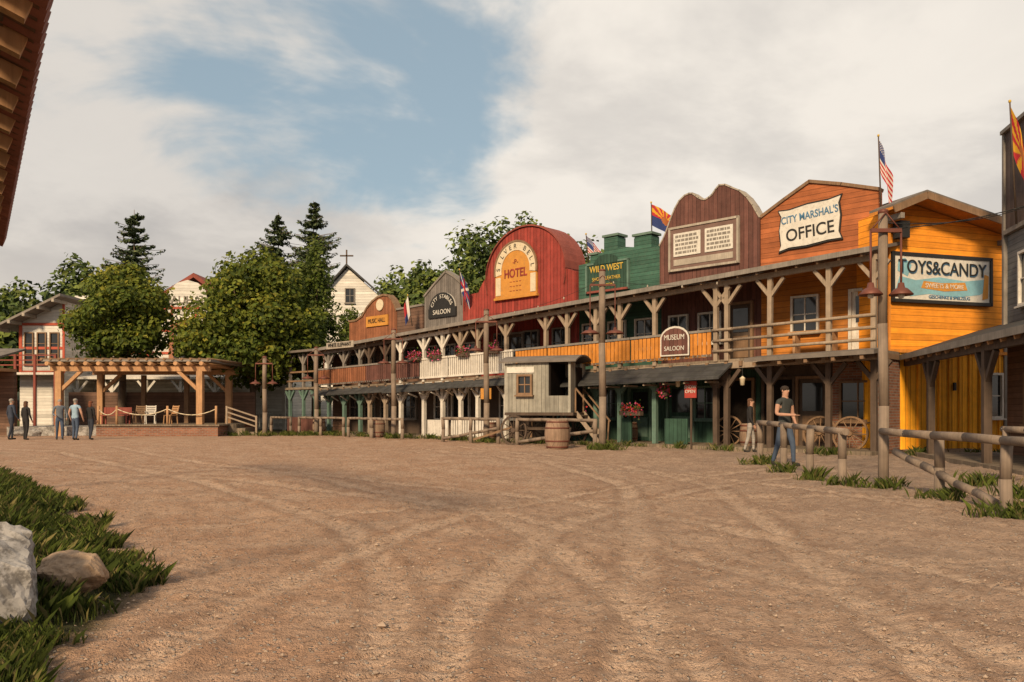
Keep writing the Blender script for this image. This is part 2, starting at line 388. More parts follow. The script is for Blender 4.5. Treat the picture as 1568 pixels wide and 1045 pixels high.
def conifer(name,x,y,h,r,z0=2):
    root=empty(name,(x,y,0)); mb=MB(); mb.cyl((0,0,-.1),(0,0,h),.22,.02,M_bark); cs=[];ns=[];sz=[]
    z=z0+h*.25
    while z<h-.15:
        f=(h-z)/(h-z0); R=r*(f**.72)*(.75+.4*rng.random())+.15; nb=int(6+5*f)
        for i in range(nb):
            a=rng.random()*6.28; Rb=R*(.6+.55*rng.random()); m=int(7+16*Rb/r)
            t=np.linspace(.08,1,m); bx=np.cos(a)*t*Rb; by=np.sin(a)*t*Rb; bz=z+t*Rb*.05-t*t*Rb*.25+t**3*Rb*.38
            mb.beam((0,0,z),(bx[-1],by[-1],bz[-1]),.03,.03,M_bark)
            for sd in(-1,-.4,.4,1):
                w=sd*(1-t)*Rb*.28
                p=np.stack([bx-np.sin(a)*w,by+np.cos(a)*w,bz-abs(sd)*.12-.1*rng.random(m)+rng.normal(size=m)*.05],-1)
                cs.append(p); ns.append(rng.normal(size=(m,3))*.5+np.array([0,-.3,1])); sz.append(.5*(.6+.8*rng.random(m))*(1.1-.4*t))
        z+=.42+.2*rng.random()
    mb.obj('trunk',root); cs=np.concatenate(cs);mi=np.clip(rng.normal(1.1,.7,len(cs)),0,2).round()
    quads(cs,np.concatenate(ns),np.concatenate(sz),.5,mi,'foliage',LC,root)
tree('maple_tree',-21.8,44.5,9.9,2.9,3.1,k=72,n=240,size=.25,cr=.28)
tree('linden_tree',-15.2,46.5,11.0,1.5,4.4,k=125,n=235,size=.27,cr=.25)
LB=[LM[0],LM[1],leafmat('birch_light',(.13,.16,.035),.3)]
tree('birch_tree',-12.7,51,12.6,3.0,1.8,k=46,n=190,size=.21,mats=LB,cr=.3,trunk=.16)
tree('birch_tree',-10.0,49,7.6,1.6,1.7,k=32,n=180,size=.21,mats=LB,cr=.3,trunk=.12)
conifer('spruce_tree',-33.2,70,18.9,6.2); conifer('spruce_tree',-22.0,75,19.9,6.0); conifer('spruce_tree',-18.7,75,21.0,6.0)
conifer('spruce_tree',-37.6,74,15.2,5.0); conifer('spruce_tree',-24.8,78,16.0,5.0)
def forest():
    cl=[]
    def t(x,y,h,r,k=26):
        cl.extend(crown(x,y,h*.58,r*1.2,r*1.2,h*.42,k,.36))
    spec=[(-17,66,10.8,3.2),(-15,72,11.0,3.2),(-12.6,72,11.4,3.3),(-10.0,70,13.0,3.3),(-8.3,72,14.8,3.5),(-6.2,74,16.4,3.5),(-4.3,73,17.0,3.3),(-2.7,77,19.4,3.5),(-.8,75,20.0,3.5),(1.2,79,20.6,3.5),(3.2,77,19.2,3.5),(5.5,80,19,3.6),(8.5,82,17.6,3.7),(12,84,16.5,3.8),(16,86,16,4),(21,88,15,4),(27,90,15,4),(33,92,15,4),(-2,66,14.5,3.2),(-6,64,12.5,3.2),(-8.2,62,11.2,2.6),(2,70,16.5,3.2),(6,72,15.6,3.2),
      (-40,72,14.8,3.6),(-37,68,13.0,3.4),(-42.5,70,12.5,3.6),(-46,66,11.5,4),(-37.5,60,9.6,2.8),(-40.5,60,10.6,3.2),(-52,60,12.5,4),(-44,56,10,3.2),(-34,66,11.5,3.2),(-31,66,9.5,3),(-24,70,12.6,3.2),(-21,68,12.4,3.2),(-58,62,12,4),(-20,62,9.4,3),(-4,60,9.8,2.8),(0,62,11.5,2.8),(-27.5,66,9,3)]
    for s in spec: t(*s)
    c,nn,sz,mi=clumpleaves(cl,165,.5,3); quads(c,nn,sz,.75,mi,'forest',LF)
forest()
hx=np.linspace(-160,160,90); hy=np.linspace(58,260,60); HX,HY=np.meshgrid(hx,hy)
HZ=9*np.clip((HY-58)/60,0,1)**.8*(.6+.6*vnoise(HX*.03,HY*.03,9))+(vnoise(HX*.4,HY*.4,10))*1.2-.4
HZ[0]=-1; me=bpy.data.meshes.new('hill'); idx=np.arange(HX.size).reshape(HX.shape)
npmesh(me,np.stack([HX,HY,HZ],-1).reshape(-1,3),np.stack([idx[:-1,:-1],idx[:-1,1:],idx[1:,1:],idx[1:,:-1]],-1).reshape(-1,4),smooth=True)
me.materials.append(mat('hill_green',(.045,.06,.02),var=.5,ns=.8)); C.objects.link(bpy.data.objects.new('hill',me))

GM=[leafmat('grass_dark',(.048,.068,.015),.25),leafmat('grass_mid',(.088,.115,.022),.25),leafmat('grass_dry',(.18,.155,.06),.2)]
def blades(name,pts,hh,parent=None,wd=.008):
    n=len(pts); z=gh(pts[:,0],pts[:,1]); h=hh*(.35+.9*rng.random(n))*(.55+.9*vnoise(pts[:,0]*2.5,pts[:,1]*2.5,17)); a=rng.random(n)*6.28; lean=h*(.2+.7*rng.random(n)); w=wd*(.7+.8*rng.random(n))
    b=np.stack([pts[:,0],pts[:,1],z-.01],-1); dx=np.stack([np.cos(a),np.sin(a),0*a],-1); pr=np.stack([-np.sin(a),np.cos(a),0*a],-1)
    m=b+dx*(lean*.3)[:,None]; m[:,2]+=h*.6; t=b+dx*lean[:,None]; t[:,2]+=h
    co=np.stack([b-pr*w[:,None],b+pr*w[:,None],m+pr*w[:,None]*.8,t,m-pr*w[:,None]*.8],1).reshape(-1,3)
    fs=np.arange(5*n).reshape(n,5); me=bpy.data.meshes.new(name); npmesh(me,co,fs,np.clip(rng.normal(.85,.75,n),0,2).round())
    for mm in GM: me.materials.append(mm)
    o=bpy.data.objects.new(name,me); C.objects.link(o)
    return o
def bankgrass():
    n=110000; yy=2.8+rng.random(n)**1.6*19; dd=(rng.random(n)**1.25)*4.2-.1
    xx=np.interp(yy,BY,BX)-dd+.38*(vnoise(yy*2.3,yy*0,2)-.5)+.22*(vnoise(yy*7,yy*0,12)-.5)
    k=(vnoise(xx*2.2,yy*2.2,3)+.3*np.clip(dd/.6,0,1)>.40+.3*(rng.random(n)-.5))&(xx/yy>-.95)
    p=np.stack([xx[k],yy[k]],-1); blades('grass',p,.15,wd=.0038)
    m=7000; yy=3+rng.random(m)**1.5*10; dd=.05+rng.random(m)*2.2; xx=np.interp(yy,BY,BX)-dd
    k=vnoise(xx*1.5+9,yy*1.5,6)>.42; xx=xx[k];yy=yy[k]; zz=gh(xx,yy)+.02+.1*rng.random(len(xx))
    quads(np.stack([xx,yy,zz],-1),rng.normal(size=(len(xx),3))*.5+np.array([0,0,1]),.025+.045*rng.random(len(xx)),.5,(rng.random(len(xx))*2).astype(int),'weeds',GM)
bankgrass()
def tuft(x,y,r,n):
    a=rng.random(n)*6.28; q=rng.random(n)**.8*r*(.7+.6*np.sin(a*3+x))
    return np.stack([x+np.cos(a)*q*1.4,y+np.sin(a)*q],-1)
def weeds():
    P=[]
    for x,y,r,n in[(2.95,25.5,.4,600),(-1.0,31.5,.4,300),(-5.3,35.8,.4,250),(-9.9,40.5,.4,200),(-12.2,39.5,.5,200),(6.15,13.15,.3,300),(5.65,13.6,.22,160),(6.25,11.5,.28,300),(6.15,9.7,.35,500),(6.9,10.2,.4,300),(5.55,14.75,.2,150),(5.76,16.85,.2,150),(5.9,18.9,.3,250),(7.2,8.6,.6,500),(7.4,11.5,.3,200),(7.9,13.5,.4,200)]:
        P.append(tuft(x,y,r,n))
    for i in range(60):
        s=rng.random()*30; P.append(tuft(10.3-.7215*s-.35-.4*rng.random(),23+.6926*s-.5-.3*rng.random(),.3,50))
    for i in range(25):
        s=rng.random()*9; P.append(tuft(11.0+s,22.6,.35,40))
    for i in range(45):
        P.append(tuft(-15.3+7*rng.random(),39.8+2.5*rng.random(),.5,60))
    blades('weeds_at_posts',np.concatenate(P),.2,wd=.006)
weeds()

def rock(name,loc,sc,m,seed,sub=5):
    import bmesh
    bm=bmesh.new(); bmesh.ops.create_icosphere(bm,subdivisions=sub,radius=1)
    V=np.array([v.co[:] for v in bm.verts]); r=np.random.default_rng(seed)
    for i in range(16):
        d=r.normal(size=3); d/=np.linalg.norm(d); k=.6+.3*r.random(); dd=V@d; V-=np.clip(dd-k,0,None)[:,None]*d*.93
    for f,a in((4,.12),(9,.07),(20,.04)):
        V+= ((vnoise(V[:,0]*f+seed+V[:,2]*f*.7,V[:,1]*f+V[:,2]*f*.6,seed)-.5)*a)[:,None]*V
    for v,c in zip(bm.verts,V): v.co=c*np.array(sc)
    me=bpy.data.meshes.new(name); bm.to_mesh(me); bm.free(); me.materials.append(m)
    o=bpy.data.objects.new(name,me); o.location=loc; C.objects.link(o); return o
rock('boulder',(-3.14,4.65,.28),(.42,.45,.42),M_stone,3)
rock('sandstone_block',(-2.92,5.3,.2),(.22,.2,.2),M_sand,8)

# ---------------------------------------------------------------- the western street
ANG=math.atan2(-.6926,.7215); A=(10.3,23,0)
zF=lambda x:3.05+.02*x
zE=lambda x:5.9+.048*x
zR=lambda x:zE(x)+.5
def window(mb,x,y,z,w,h,fr,nx=2,nz=2,glass=None):
    glass=glass or M_glass; t=.07
    mb.box(x-w/2,x+w/2,y-.02,y-.005,z,z+h,glass)
    for a,b_,c,d_ in((x-w/2-t,x-w/2,z-t,z+h+t),(x+w/2,x+w/2+t,z-t,z+h+t),(x-w/2,x+w/2,z-t,z),(x-w/2,x+w/2,z+h,z+h+t)):
        mb.box(a,b_,y-.1,y-.001,c,d_,fr)
    for i in range(1,nx): xx=x-w/2+w*i/nx; mb.box(xx-.02,xx+.02,y-.05,y-.02,z,z+h,fr)
    for i in range(1,nz): zz=z+h*i/nz; mb.box(x-w/2,x+w/2,y-.055,y-.021,zz-.018,zz+.018,fr)
    mb.box(x-w/2-.12,x+w/2+.12,y-.16,y-.001,z-t-.05,z-t,fr)
def door(mb,x,y,z,w,h,fr,pan,open_=False):
    t=.09
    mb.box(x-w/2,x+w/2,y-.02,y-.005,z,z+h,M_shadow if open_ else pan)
    if not open_:
        mb.box(x-w/2+.12,x+w/2-.12,y-.045,y-.02,z+h*.52,z+h-.14,M_glass)
        mb.box(x-w/2+.12,x+w/2-.12,y-.04,y-.02,z+.15,z+h*.45,fr)
    for a,b_,c,d_ in((x-w/2-t,x-w/2,z,z+h+t),(x+w/2,x+w/2+t,z,z+h+t),(x-w/2,x+w/2,z+h,z+h+t)):
        mb.box(a,b_,y-.12,y-.001,c,d_,fr)
def ypost(mb,x,y,z0,z1,m,w=.14,br=.45,right=True,left=True):
    j=random.uniform(-.015,.015); br*=random.uniform(.9,1.12)
    mb.beam((x+j,y,z0),(x,y,z1),w,w,m)
    if right: mb.beam((x+.03,y,z1-br*1.25),(x+br,y,z1-.03),w*.75,w*.75,m,up=(0,1,0))
    if left: mb.beam((x-.03,y,z1-br*1.25),(x-br,y,z1-.03),w*.75,w*.75,m,up=(0,1,0))
def railing(mb,x0,x1,y,kind,m,m2=None):
    m2=m2 or m
    P=lambda x,h:(x,y,zF(x)+h)
    if kind=='logs':
        for h in(.28,.62,.98): mb.cyl(P(x0,h),P(x1,h),.05,.05,m2,7)
    elif kind=='slats':
        mb.beam(P(x0,.98),P(x1,.98),.12,.08,m2); mb.beam(P(x0,.16),P(x1,.16),.06,.08,m2)
        n=int((x1-x0)/.17)
        for i in range(n):
            xx=x0+(i+.5)*(x1-x0)/n; zz=zF(xx); j=.03*random.random(); mb.box(xx-.068,xx+.068,y-.02-.01,y+.012,zz+.1+j,zz+.91+j,m)
    elif kind=='bal':
        mb.beam(P(x0,.98),P(x1,.98),.12,.08,m2); mb.beam(P(x0,.12),P(x1,.12),.08,.08,m2)
        n=int((x1-x0)/.13)
        for i in range(n):
            xx=x0+(i+.5)*(x1-x0)/n; zz=zF(xx); mb.box(xx-.04,xx+.04,y-.03,y+.03,zz+.15,zz+.94,m)
FL=[leafmat('flower_green',(.07,.11,.025)),leafmat('flower_pink',(.55,.10,.22),.2),leafmat('flower_red',(.5,.04,.04),.2)]
def flowerbox(parent,x,y,z,w,h=.22,n=260,hang=False):
    mb=MB()
    if hang: mb.lathe((x,y,z-.15),[(.02,0),(.14,.05),(.17,.16),(.15,.16)],W_dark,10); mb.cyl((x,y,z),(x,y,z+.5),.008,.008,M_black,5)
    else: mb.box(x-w/2,x+w/2,y-.1,y+.1,z-.15,z,W_dark)
    mb.obj('planter',parent)
    c=np.stack([x+(rng.random(n)-.5)*w,y+rng.normal(size=n)*.09-.03,z+h*.3+rng.normal(size=n)*h*.5],-1)
    mi=rng.choice([0,0,0,1,1,2],n); quads(c,rng.normal(size=(n,3)),.06+.05*rng.random(n),.8,mi,'blooms',FL,parent)

def storefront(name,s0,s1,upper,lower,posts,rails,pm,roofm=M_rooflight,skirt=.6,lpm=None,roof_th=.1,depth=7):
    r=empty(name,A,ANG); x0,x1=-s1,-s0; lpm=lpm or pm
    mb=MB()
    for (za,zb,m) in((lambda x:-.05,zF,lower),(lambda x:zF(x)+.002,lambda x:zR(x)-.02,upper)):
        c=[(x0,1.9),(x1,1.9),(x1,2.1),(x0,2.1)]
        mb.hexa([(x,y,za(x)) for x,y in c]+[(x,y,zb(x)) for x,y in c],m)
    c=[(x0+.01,2.1),(x1-.01,2.1),(x1-.01,2.1+depth),(x0+.01,2.1+depth)]
    mb.hexa([(x,y,-.05) for x,y in c]+[(x,y,zR(x)+.1) for x,y in c],M_brownh)
    mb.obj('walls',r)
    mb=MB()
    mb.slab(x0+.003,x1-.003,-.42,2.15,lambda x,y:zE(x)+.5*(y+.42)/2.3,roof_th,roofm)
    n=int((x1-x0)/.62)
    for i in range(n):
        x=x0+(i+.5)*(x1-x0)/n
        mb.beam((x,-.38,zE(x)-roof_th-.05),(x,1.88,zE(x)-roof_th-.05+.5),.07,.1,W_mid)
    mb.beam((x0,-.45,zE(x0)-.05),(x1,-.45,zE(x1)-.05),.05,.15,W_grey)
    mb.obj('balcony_roof',r)
    mb=MB()
    mb.slab(x0+.002,x1-.002,-.02,1.89,lambda x,y:zF(x),.08,M_floor)
    mb.beam((x0,0,zF(x0)-.2),(x1,0,zF(x1)-.2),.18,.22,pm)
    for i in range(int((x1-x0)/.7)+1):
        x=x0+.3+i*.7
        if x<x1: mb.beam((x,-.16,zF(x)-.17),(x,1.85,zF(x)-.17),.1,.16,W_mid)
    mb.obj('balcony_floor',r)
    mb=MB()
    mb.beam((x0,0,zE(x0)-.22),(x1,0,zE(x1)-.22),.14,.16,pm)
    for s in posts:
        lm=lpm
        if isinstance(s,tuple): s,lm=s
        x=-s; ypost(mb,x,0,zF(x)-.05,zE(x)-.3,pm); ypost(mb,x,0,-.05,zF(x)-.31,lm,w=.16,br=.5)
    mb.obj('porch_posts',r)
    mb=MB()
    for sa,sb,k,m,m2 in rails: railing(mb,-sb+.02,-sa-.02,-.09,k,m,m2)
    mb.obj('railing',r)
    mb=MB(); mb.box(x0,x1,-.5,1.89,-.03,.12,M_floor); mb.obj('boardwalk',r)
    if skirt:
        mb=MB(); mb.slab(x0+.002,x1-.002,-skirt-.1,-.1,lambda x,y:zF(x)-.12-(-.1-y)*.55,.07,M_roofdark)
        for i in range(int((x1-x0)/.8)+1):
            x=x0+.3+i*.8
            if x<x1: mb.beam((x,-.1,zF(x)-.75),(x,-skirt,zF(x)-.25-skirt*.55),.06,.06,pm,up=(1,0,0))
        mb.obj('skirt_roof',r)
    return r
def front(r,pts,m,y0=1.86,y1=2.12,trim=None,tw=.1,tp=.06,sidem=None,base_drop=.35):
    P=[(-s,z) for s,z in pts]; x0,x1=P[0][0],P[-1][0]
    poly=[(x0,zR(x0)-base_drop)]+P+[(x1,zR(x1)-base_drop)]
    mb=MB(); mb.prism(poly[::-1],y0,y1,m,sidem); 
    if trim:
        for a,b in zip(P[:-1],P[1:]):
            aa=Vector((a[0],(y0+y1)/2,a[1]));bb=Vector((b[0],(y0+y1)/2,b[1])); d=(bb-aa).normalized()*.02
            mb.beam(aa-d,bb+d,y1-y0+2*tp,tw,trim,up=(0,0,1) if abs((bb-aa).normalized().z)<.9 else (1,0,0))
    mb.obj('false_front',r)

# --- City Marshal's Office
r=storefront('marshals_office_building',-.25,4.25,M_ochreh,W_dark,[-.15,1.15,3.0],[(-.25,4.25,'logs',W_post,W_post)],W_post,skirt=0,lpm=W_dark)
front(r,[(4.25,7.9),(3.4,8.36),(2.54,8.79),(1.5,8.5),(.35,8.12)],M_orangeh,trim=W_mid)
mb=MB(); mb.box(-1.9,.25,1.78,1.895,0,2.8,M_brick); mb.box(.05,.25,.2,1.78,0,2.8,M_brick)
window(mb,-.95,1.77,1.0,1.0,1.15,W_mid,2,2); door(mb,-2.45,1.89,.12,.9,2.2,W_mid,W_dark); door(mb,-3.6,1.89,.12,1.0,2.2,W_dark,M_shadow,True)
door(mb,-.75,1.89,3.02,.85,2.0,W_white,W_white); window(mb,-2.7,1.89,3.9,.8,1.1,W_white,2,2); 
mb.obj('doors_and_windows',r)
mb=MB(); mb.slab(-3.3,.55,-1.15,-.12,lambda x,y:2.95+.02*x+(y+1.15)*.12,.12,M_rooflight)
for x in(-3.0,-2.2,-1.4,-.6,.2): mb.beam((x,-1.1,2.76+.02*x),(x,0,2.88+.02*x),.1,.1,W_mid)
mb.obj('porch_canopy',r)
sc=[(-3.54,6.62),(-3.47,6.8),(-3.53,7.3),(-3.46,7.75),(-3.56,7.95),(-3.2,7.93),(-2.6,8.02),(-1.9,8.04),(-1.5,8.12),(-1.58,7.9),(-1.52,7.5),(-1.57,7.0),(-1.48,6.78),(-1.9,6.78),(-2.6,6.70),(-3.2,6.70)]
mb=MB(); mb.prism([(-2.52+(x+2.52)*1.045,7.37+(z-7.37)*1.09) for x,z in sc][::-1],1.79,1.84,M_black); mb.prism(sc[::-1],1.76,1.79,M_sign)
mb.obj('sign_board',r)
text("CITY MARSHAL'S",-2.52,1.755,7.66,.34,M_blue,r,'lettering',rot=.07,sx=.75,font_bold=.004)
text("OFFICE",-2.5,1.755,7.12,.56,M_black,r,'lettering',rot=.06,sx=.9,font_bold=.006)
mb=MB()
for x in(-2.6,-1.4): mb.beam((x,1.0,3.0),(x,1.0,3.75),.08,.4,W_warm)
mb.box(-2.8,-1.2,.8,1.2,3.75,3.8,W_warm); mb.obj('balcony_table',r)

# --- brown baroque gable
r=storefront('brown_gabled_building',4.25,8.27,M_brownv,M_greenv,[4.5,4.9,(7.3,M_teal)],[(4.25,5.0,'logs',W_post,W_post),(5.0,8.27,'slats',M_slat,W_grey)],W_post,skirt=.9,lpm=W_dark)
br=[(8.27,7.5),(8.1,7.75),(7.98,7.98),(7.8,8.4),(7.61,8.77),(7.42,9.03),(7.19,9.18),(7.0,9.22),(6.87,9.2),(6.72,9.08),(6.6,8.98),(6.45,8.9),(6.33,8.88),(6.2,8.93),(6.07,9.0),(5.93,9.16),(5.78,9.29),(5.55,9.26),(5.35,9.14),(5.0,8.95),(4.73,8.68),(4.5,8.35),(4.37,8.10),(4.25,7.9)]
front(r,br,M_brownv,y0=1.78,y1=2.2,trim=M_trim,tw=.05,tp=.03)
mb=MB(); mb.box(-7.75,-5.05,1.70,1.77,6.48,8.0,mat('plum_panel',(.16,.10,.085),var=.3)); mb.box(-7.6,-6.48,1.67,1.70,6.95,7.8,M_sign); mb.box(-6.3,-5.2,1.67,1.70,6.95,7.8,M_sign)
for i in range(5):
    for x0,x1 in((-7.52,-6.56),(-6.22,-5.28)):
        z=7.68-i*.15; x=x0
        while x<x1-.05:
            w=.05+.12*random.random(); mb.box(x,min(x+w,x1),1.665,1.669,z-.045,z+.045,W_grey); x+=w+.03
mb.box(-7.6,-5.2,1.68,1.70,6.62,6.84,M_trim)
for a in((-7.8,-5.0,6.42,6.5),(-7.8,-5.0,7.98,8.06)): mb.box(a[0],a[1],1.66,1.78,a[2],a[3],M_trim)
mb.box(-7.82,-7.74,1.66,1.78,6.42,8.06,M_trim); mb.box(-5.06,-4.98,1.66,1.78,6.42,8.06,M_trim)
mb.obj('sign_board',r)
mb=MB(); door(mb,-5.2,1.89,.12,1.3,2.2,W_mid,M_shadow,True); door(mb,-7.4,1.89,.12,1.0,2.1,M_teal,M_greenv); window(mb,-6.4,1.89,1,.7,1.1,M_teal)
door(mb,-5.0,1.89,2.98,.8,2.0,W_mid,W_dark); window(mb,-6.2,1.89,3.75,.8,1.0,W_white); window(mb,-7.5,1.89,3.75,.7,1.0,W_white); mb.obj('doors_and_windows',r)
mb=MB(); mb.box(-6.9,-6.0,.0,.06,.12,1.0,M_greenv); mb.obj('lower_panels',r)
mb=MB(); pol=[(-6.95,3.15),(-5.8,3.15),(-5.8,3.75)]+[(-6.375+.575*math.cos(t),3.75+.42*math.sin(t)) for t in np.linspace(.2,math.pi-.2,9)]+[(-6.95,3.75)]
mb.prism(pol,-.2,-.14,M_sign,M_black); pol2=[(-6.375+(x+6.375)*.9,3.6+(z-3.6)*.88) for x,z in pol]; mb.prism(pol2,-.215,-.2,M_brownv); mb.obj('arched_sign',r)
text("MUSEUM",-6.375,-.225,3.78,.26,M_sign,r,sx=.8); text("SALOON",-6.375,-.225,3.4,.22,M_sign,r,sx=.9)
flowerbox(r,-6.7,-.35,1.9,.45,hang=True,n=200)

# --- green castle front
r=storefront('green_wild_west_building',8.27,12.25,M_greenh,M_greenv,[(8.8,M_teal),9.9,11.3],[(8.27,12.25,'slats',M_slat,W_grey)],W_post,skirt=.9,lpm=M_teal)
gp=[(12.25,7.25),(11.65,7.3),(11.65,7.55),(11.35,7.55),(10.95,7.62),(10.95,8.2),(10.28,8.16),(10.28,7.7),(9.95,7.7),(9.5,7.62),(9.5,7.95),(9.2,8.1),(8.8,7.98),(8.7,7.98),(8.7,7.5),(8.3,7.5)]
front(r,gp,M_greenh,y0=1.86,y1=2.4)
mb=MB()
for a,b,z in((10.95,10.28,8.2),(9.5,8.7,8.02),(11.65,11.3,7.58)): mb.box(-a-.06,-b+.06,1.8,2.46,z,z+.09,M_copper)
mb.box(-11.75,-9.75,1.78,1.855,6.08,7.15,M_greenv)
mb.prism([(-10.8+.62*math.cos(t),7.1+.42*math.sin(t)) for t in np.linspace(0,math.pi,12)],1.78,1.855,M_greenv)
mb.box(-11.8,-9.7,1.74,1.86,6.02,6.1,M_redtrim)
mb.box(-11.82,-11.74,1.74,1.86,6.02,7.2,M_teal); mb.box(-9.76,-9.68,1.74,1.86,6.02,7.2,M_teal); mb.box(-11.82,-11.4,1.74,1.86,7.15,7.22,M_teal); mb.box(-10.2,-9.68,1.74,1.86,7.15,7.22,M_teal)
mb.obj('sign_board',r)
text("WILD WEST",-10.78,1.77,6.95,.36,M_yell,r,sx=.85,font_bold=.004); text("SHOP & LEATHER",-10.78,1.77,6.55,.2,M_yell,r,sx=.9); text("FASHION",-10.78,1.77,6.28,.18,M_yell,r)
mb=MB(); door(mb,-9.2,1.89,.12,.9,2.0,M_teal,M_greenv); window(mb,-10.9,1.89,1,1.1,1.1,M_teal,3,2,M_glass)
for x in(-9.0,-10.3,-11.6): window(mb,x,1.89,3.7,.75,1.05,W_white,2,2)
mb.box(-8.9,-8.3,-.02,.05,.12,1.0,M_greenv); mb.box(-11.9,-10.0,.02,.08,.12,.85,M_greenv); mb.obj('doors_and_windows',r)
flowerbox(r,-8.1,-.3,1.25,.9,n=300); flowerbox(r,-10.6,-.3,1.15,.9)

# --- big red arch
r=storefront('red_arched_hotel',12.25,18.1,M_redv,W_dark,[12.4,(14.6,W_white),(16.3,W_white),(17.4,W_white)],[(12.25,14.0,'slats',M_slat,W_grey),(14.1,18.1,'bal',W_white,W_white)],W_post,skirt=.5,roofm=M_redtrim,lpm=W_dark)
cx=15.15
arc=[(18.75,5.9),(18.3,6.3),(17.95,6.9),(17.75,7.15)]+[(cx+2.35*math.cos(t),7.15+2.1*math.sin(t)) for t in np.linspace(.12,math.pi-.02,22)]+[(12.6,7.1),(12.3,7.0)]
front(r,arc,M_redv,y0=1.7,y1=2.0)
mb=MB()
A2=[(-(cx+2.38*math.cos(t)),7.15+2.13*math.sin(t)) for t in np.linspace(-.3,math.pi+.3,26)]
for a,b in zip(A2[:-1],A2[1:]):
    mb.hexa([(a[0],1.62,a[1]),(b[0],1.62,b[1]),(b[0],3.0,b[1]),(a[0],3.0,a[1]),(a[0],1.62,a[1]+.07),(b[0],1.62,b[1]+.07),(b[0],3.0,b[1]+.07),(a[0],3.0,a[1]+.07)],M_redtrim)
mb.prism([(-(cx+2.3*math.cos(t)),7.1+2.05*math.sin(t)) for t in np.linspace(0,math.pi,20)],2.02,2.98,M_redv)
mb.obj('barrel_roof',r)
mb=MB()
so=[(-15.6-1.25,6.3),(-15.6+1.25,6.3)]+[(-15.6+1.25*math.cos(t),7.45+1.25*math.sin(t)) for t in np.linspace(0,math.pi,18)]
mb.prism(so,1.6,1.69,M_must)
def arcband(r0,r1,y0,y1,m):
    T=np.linspace(-.15,math.pi+.15,22)
    for a,b in zip(T[:-1],T[1:]):
        p=lambda r_,t:(-15.6+r_*math.cos(t),7.45+r_*math.sin(t))
        mb.prism([p(r0,a),p(r1,a),p(r1,b),p(r0,b)],y0,y1,m)
arcband(.86,1.22,1.575,1.598,M_cream); arcband(1.22,1.30,1.55,1.6,W_mid)
mb.box(-16.8,-16.5,1.575,1.598,6.4,7.2,M_cream); mb.box(-14.7,-14.4,1.575,1.598,6.4,7.2,M_cream)
mb.box(-16.9,-14.3,1.54,1.7,6.2,6.3,M_must); mb.obj('sign_board',r)
S="SILVER BELL"
for i,ch in enumerate(S):
    t=math.pi-.1-(math.pi-.2)*i/(len(S)-1)
    if ch!=' ': text(ch,-15.6+1.03*math.cos(t),1.57,7.45+1.03*math.sin(t),.3,M_black,r,rot=t-math.pi/2)
text("-P-",-15.6,1.59,7.8,.3,M_redv,r); text("HOTEL",-15.6,1.59,7.3,.52,M_redv,r,sx=.85,font_bold=.012)
for zz_ in(6.95,6.75,6.55): text("~ ~ ~ ~",-15.6,1.59,zz_,.22,M_redv,r)
mb=MB(); 
for x in(-13.2,-14.9,-16.7): window(mb,x,1.89,3.6,.8,1.1,W_grey)
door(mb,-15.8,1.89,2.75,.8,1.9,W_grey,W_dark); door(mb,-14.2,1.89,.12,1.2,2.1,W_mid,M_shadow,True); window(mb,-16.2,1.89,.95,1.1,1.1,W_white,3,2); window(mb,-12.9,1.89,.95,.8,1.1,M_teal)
for a,b in((-16.2,-14.7),(-18.0,-16.5)):
    for i in range(10): xx=a+(i+.5)*(b-a)/10; mb.box(xx-.05,xx+.05,-.05,-.02,.15,.85,W_white)
    mb.box(a,b,-.07,.02,.85,.92,W_white)
mb.box(-15.5,-14.9,-.62,-.58,1.75,2.2,M_must); mb.obj('doors_and_windows',r)
for x in(-15.2,-17.0): flowerbox(r,x,-.24,zF(x)+1.08,.7)

# --- grey stable gable
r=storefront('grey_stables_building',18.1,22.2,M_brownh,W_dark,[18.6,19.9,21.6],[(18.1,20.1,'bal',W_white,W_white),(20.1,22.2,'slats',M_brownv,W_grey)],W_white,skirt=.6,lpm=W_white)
front(r,[(22.1,6.95),(21.3,7.5),(20.48,8.0),(19.9,7.7),(19.3,7.27)],M_graycl,trim=W_grey)
front(r,[(19.28,6.7),(18.1,6.75)],M_redv)
mb=MB(); mb.box(-21.7,-19.7,1.77,1.85,5.8,6.25,M_black); mb.prism([(-20.7+.95*math.cos(t),6.25+.75*math.sin(t)) for t in np.linspace(0,math.pi,14)],1.77,1.85,M_black,M_sign); mb.obj('sign_board',r)
S="CITY STABLES"
for i,ch in enumerate(S):
    t=math.pi-.3-(math.pi-.6)*i/(len(S)-1)
    if ch!=' ': text(ch,-20.7+.72*math.cos(t),1.76,6.25+.55*math.sin(t),.26,M_sign,r,rot=(t-math.pi/2)*.8)
text("SALOON",-20.7,1.76,6.05,.32,M_sign,r)
mb=MB()
for x in(-18.8,-20.2,-21.5): window(mb,x,1.89,3.4,.7,1.0,W_white)
door(mb,-19.4,1.89,.12,1.1,2,W_white,M_shadow,True); window(mb,-20.8,1.89,.9,.9,1.1,W_white); mb.obj('doors_and_windows',r)
mb=MB(); mb.box(-19.6,-18.2,-.06,.0,.12,.85,W_white); mb.obj('lower_railing',r)
for x in(-18.9,-20.3): flowerbox(r,x,-.22,zF(x)+1.1,.8)

# --- dark brown plain
r=storefront('brown_boarded_building',22.2,24.3,M_brownh,W_dark,[22.8,24.1],[(22.2,24.3,'slats',M_brownv,W_grey)],W_dark,skirt=.5,lpm=W_post)
front(r,[(24.28,6.5),(23.3,6.52),(22.25,6.55)],M_brownh,trim=W_grey)
mb=MB(); window(mb,-23.2,1.89,3.4,.8,1.0,W_grey); window(mb,-23.2,1.89,.9,.9,1.1,W_grey); mb.obj('windows',r)
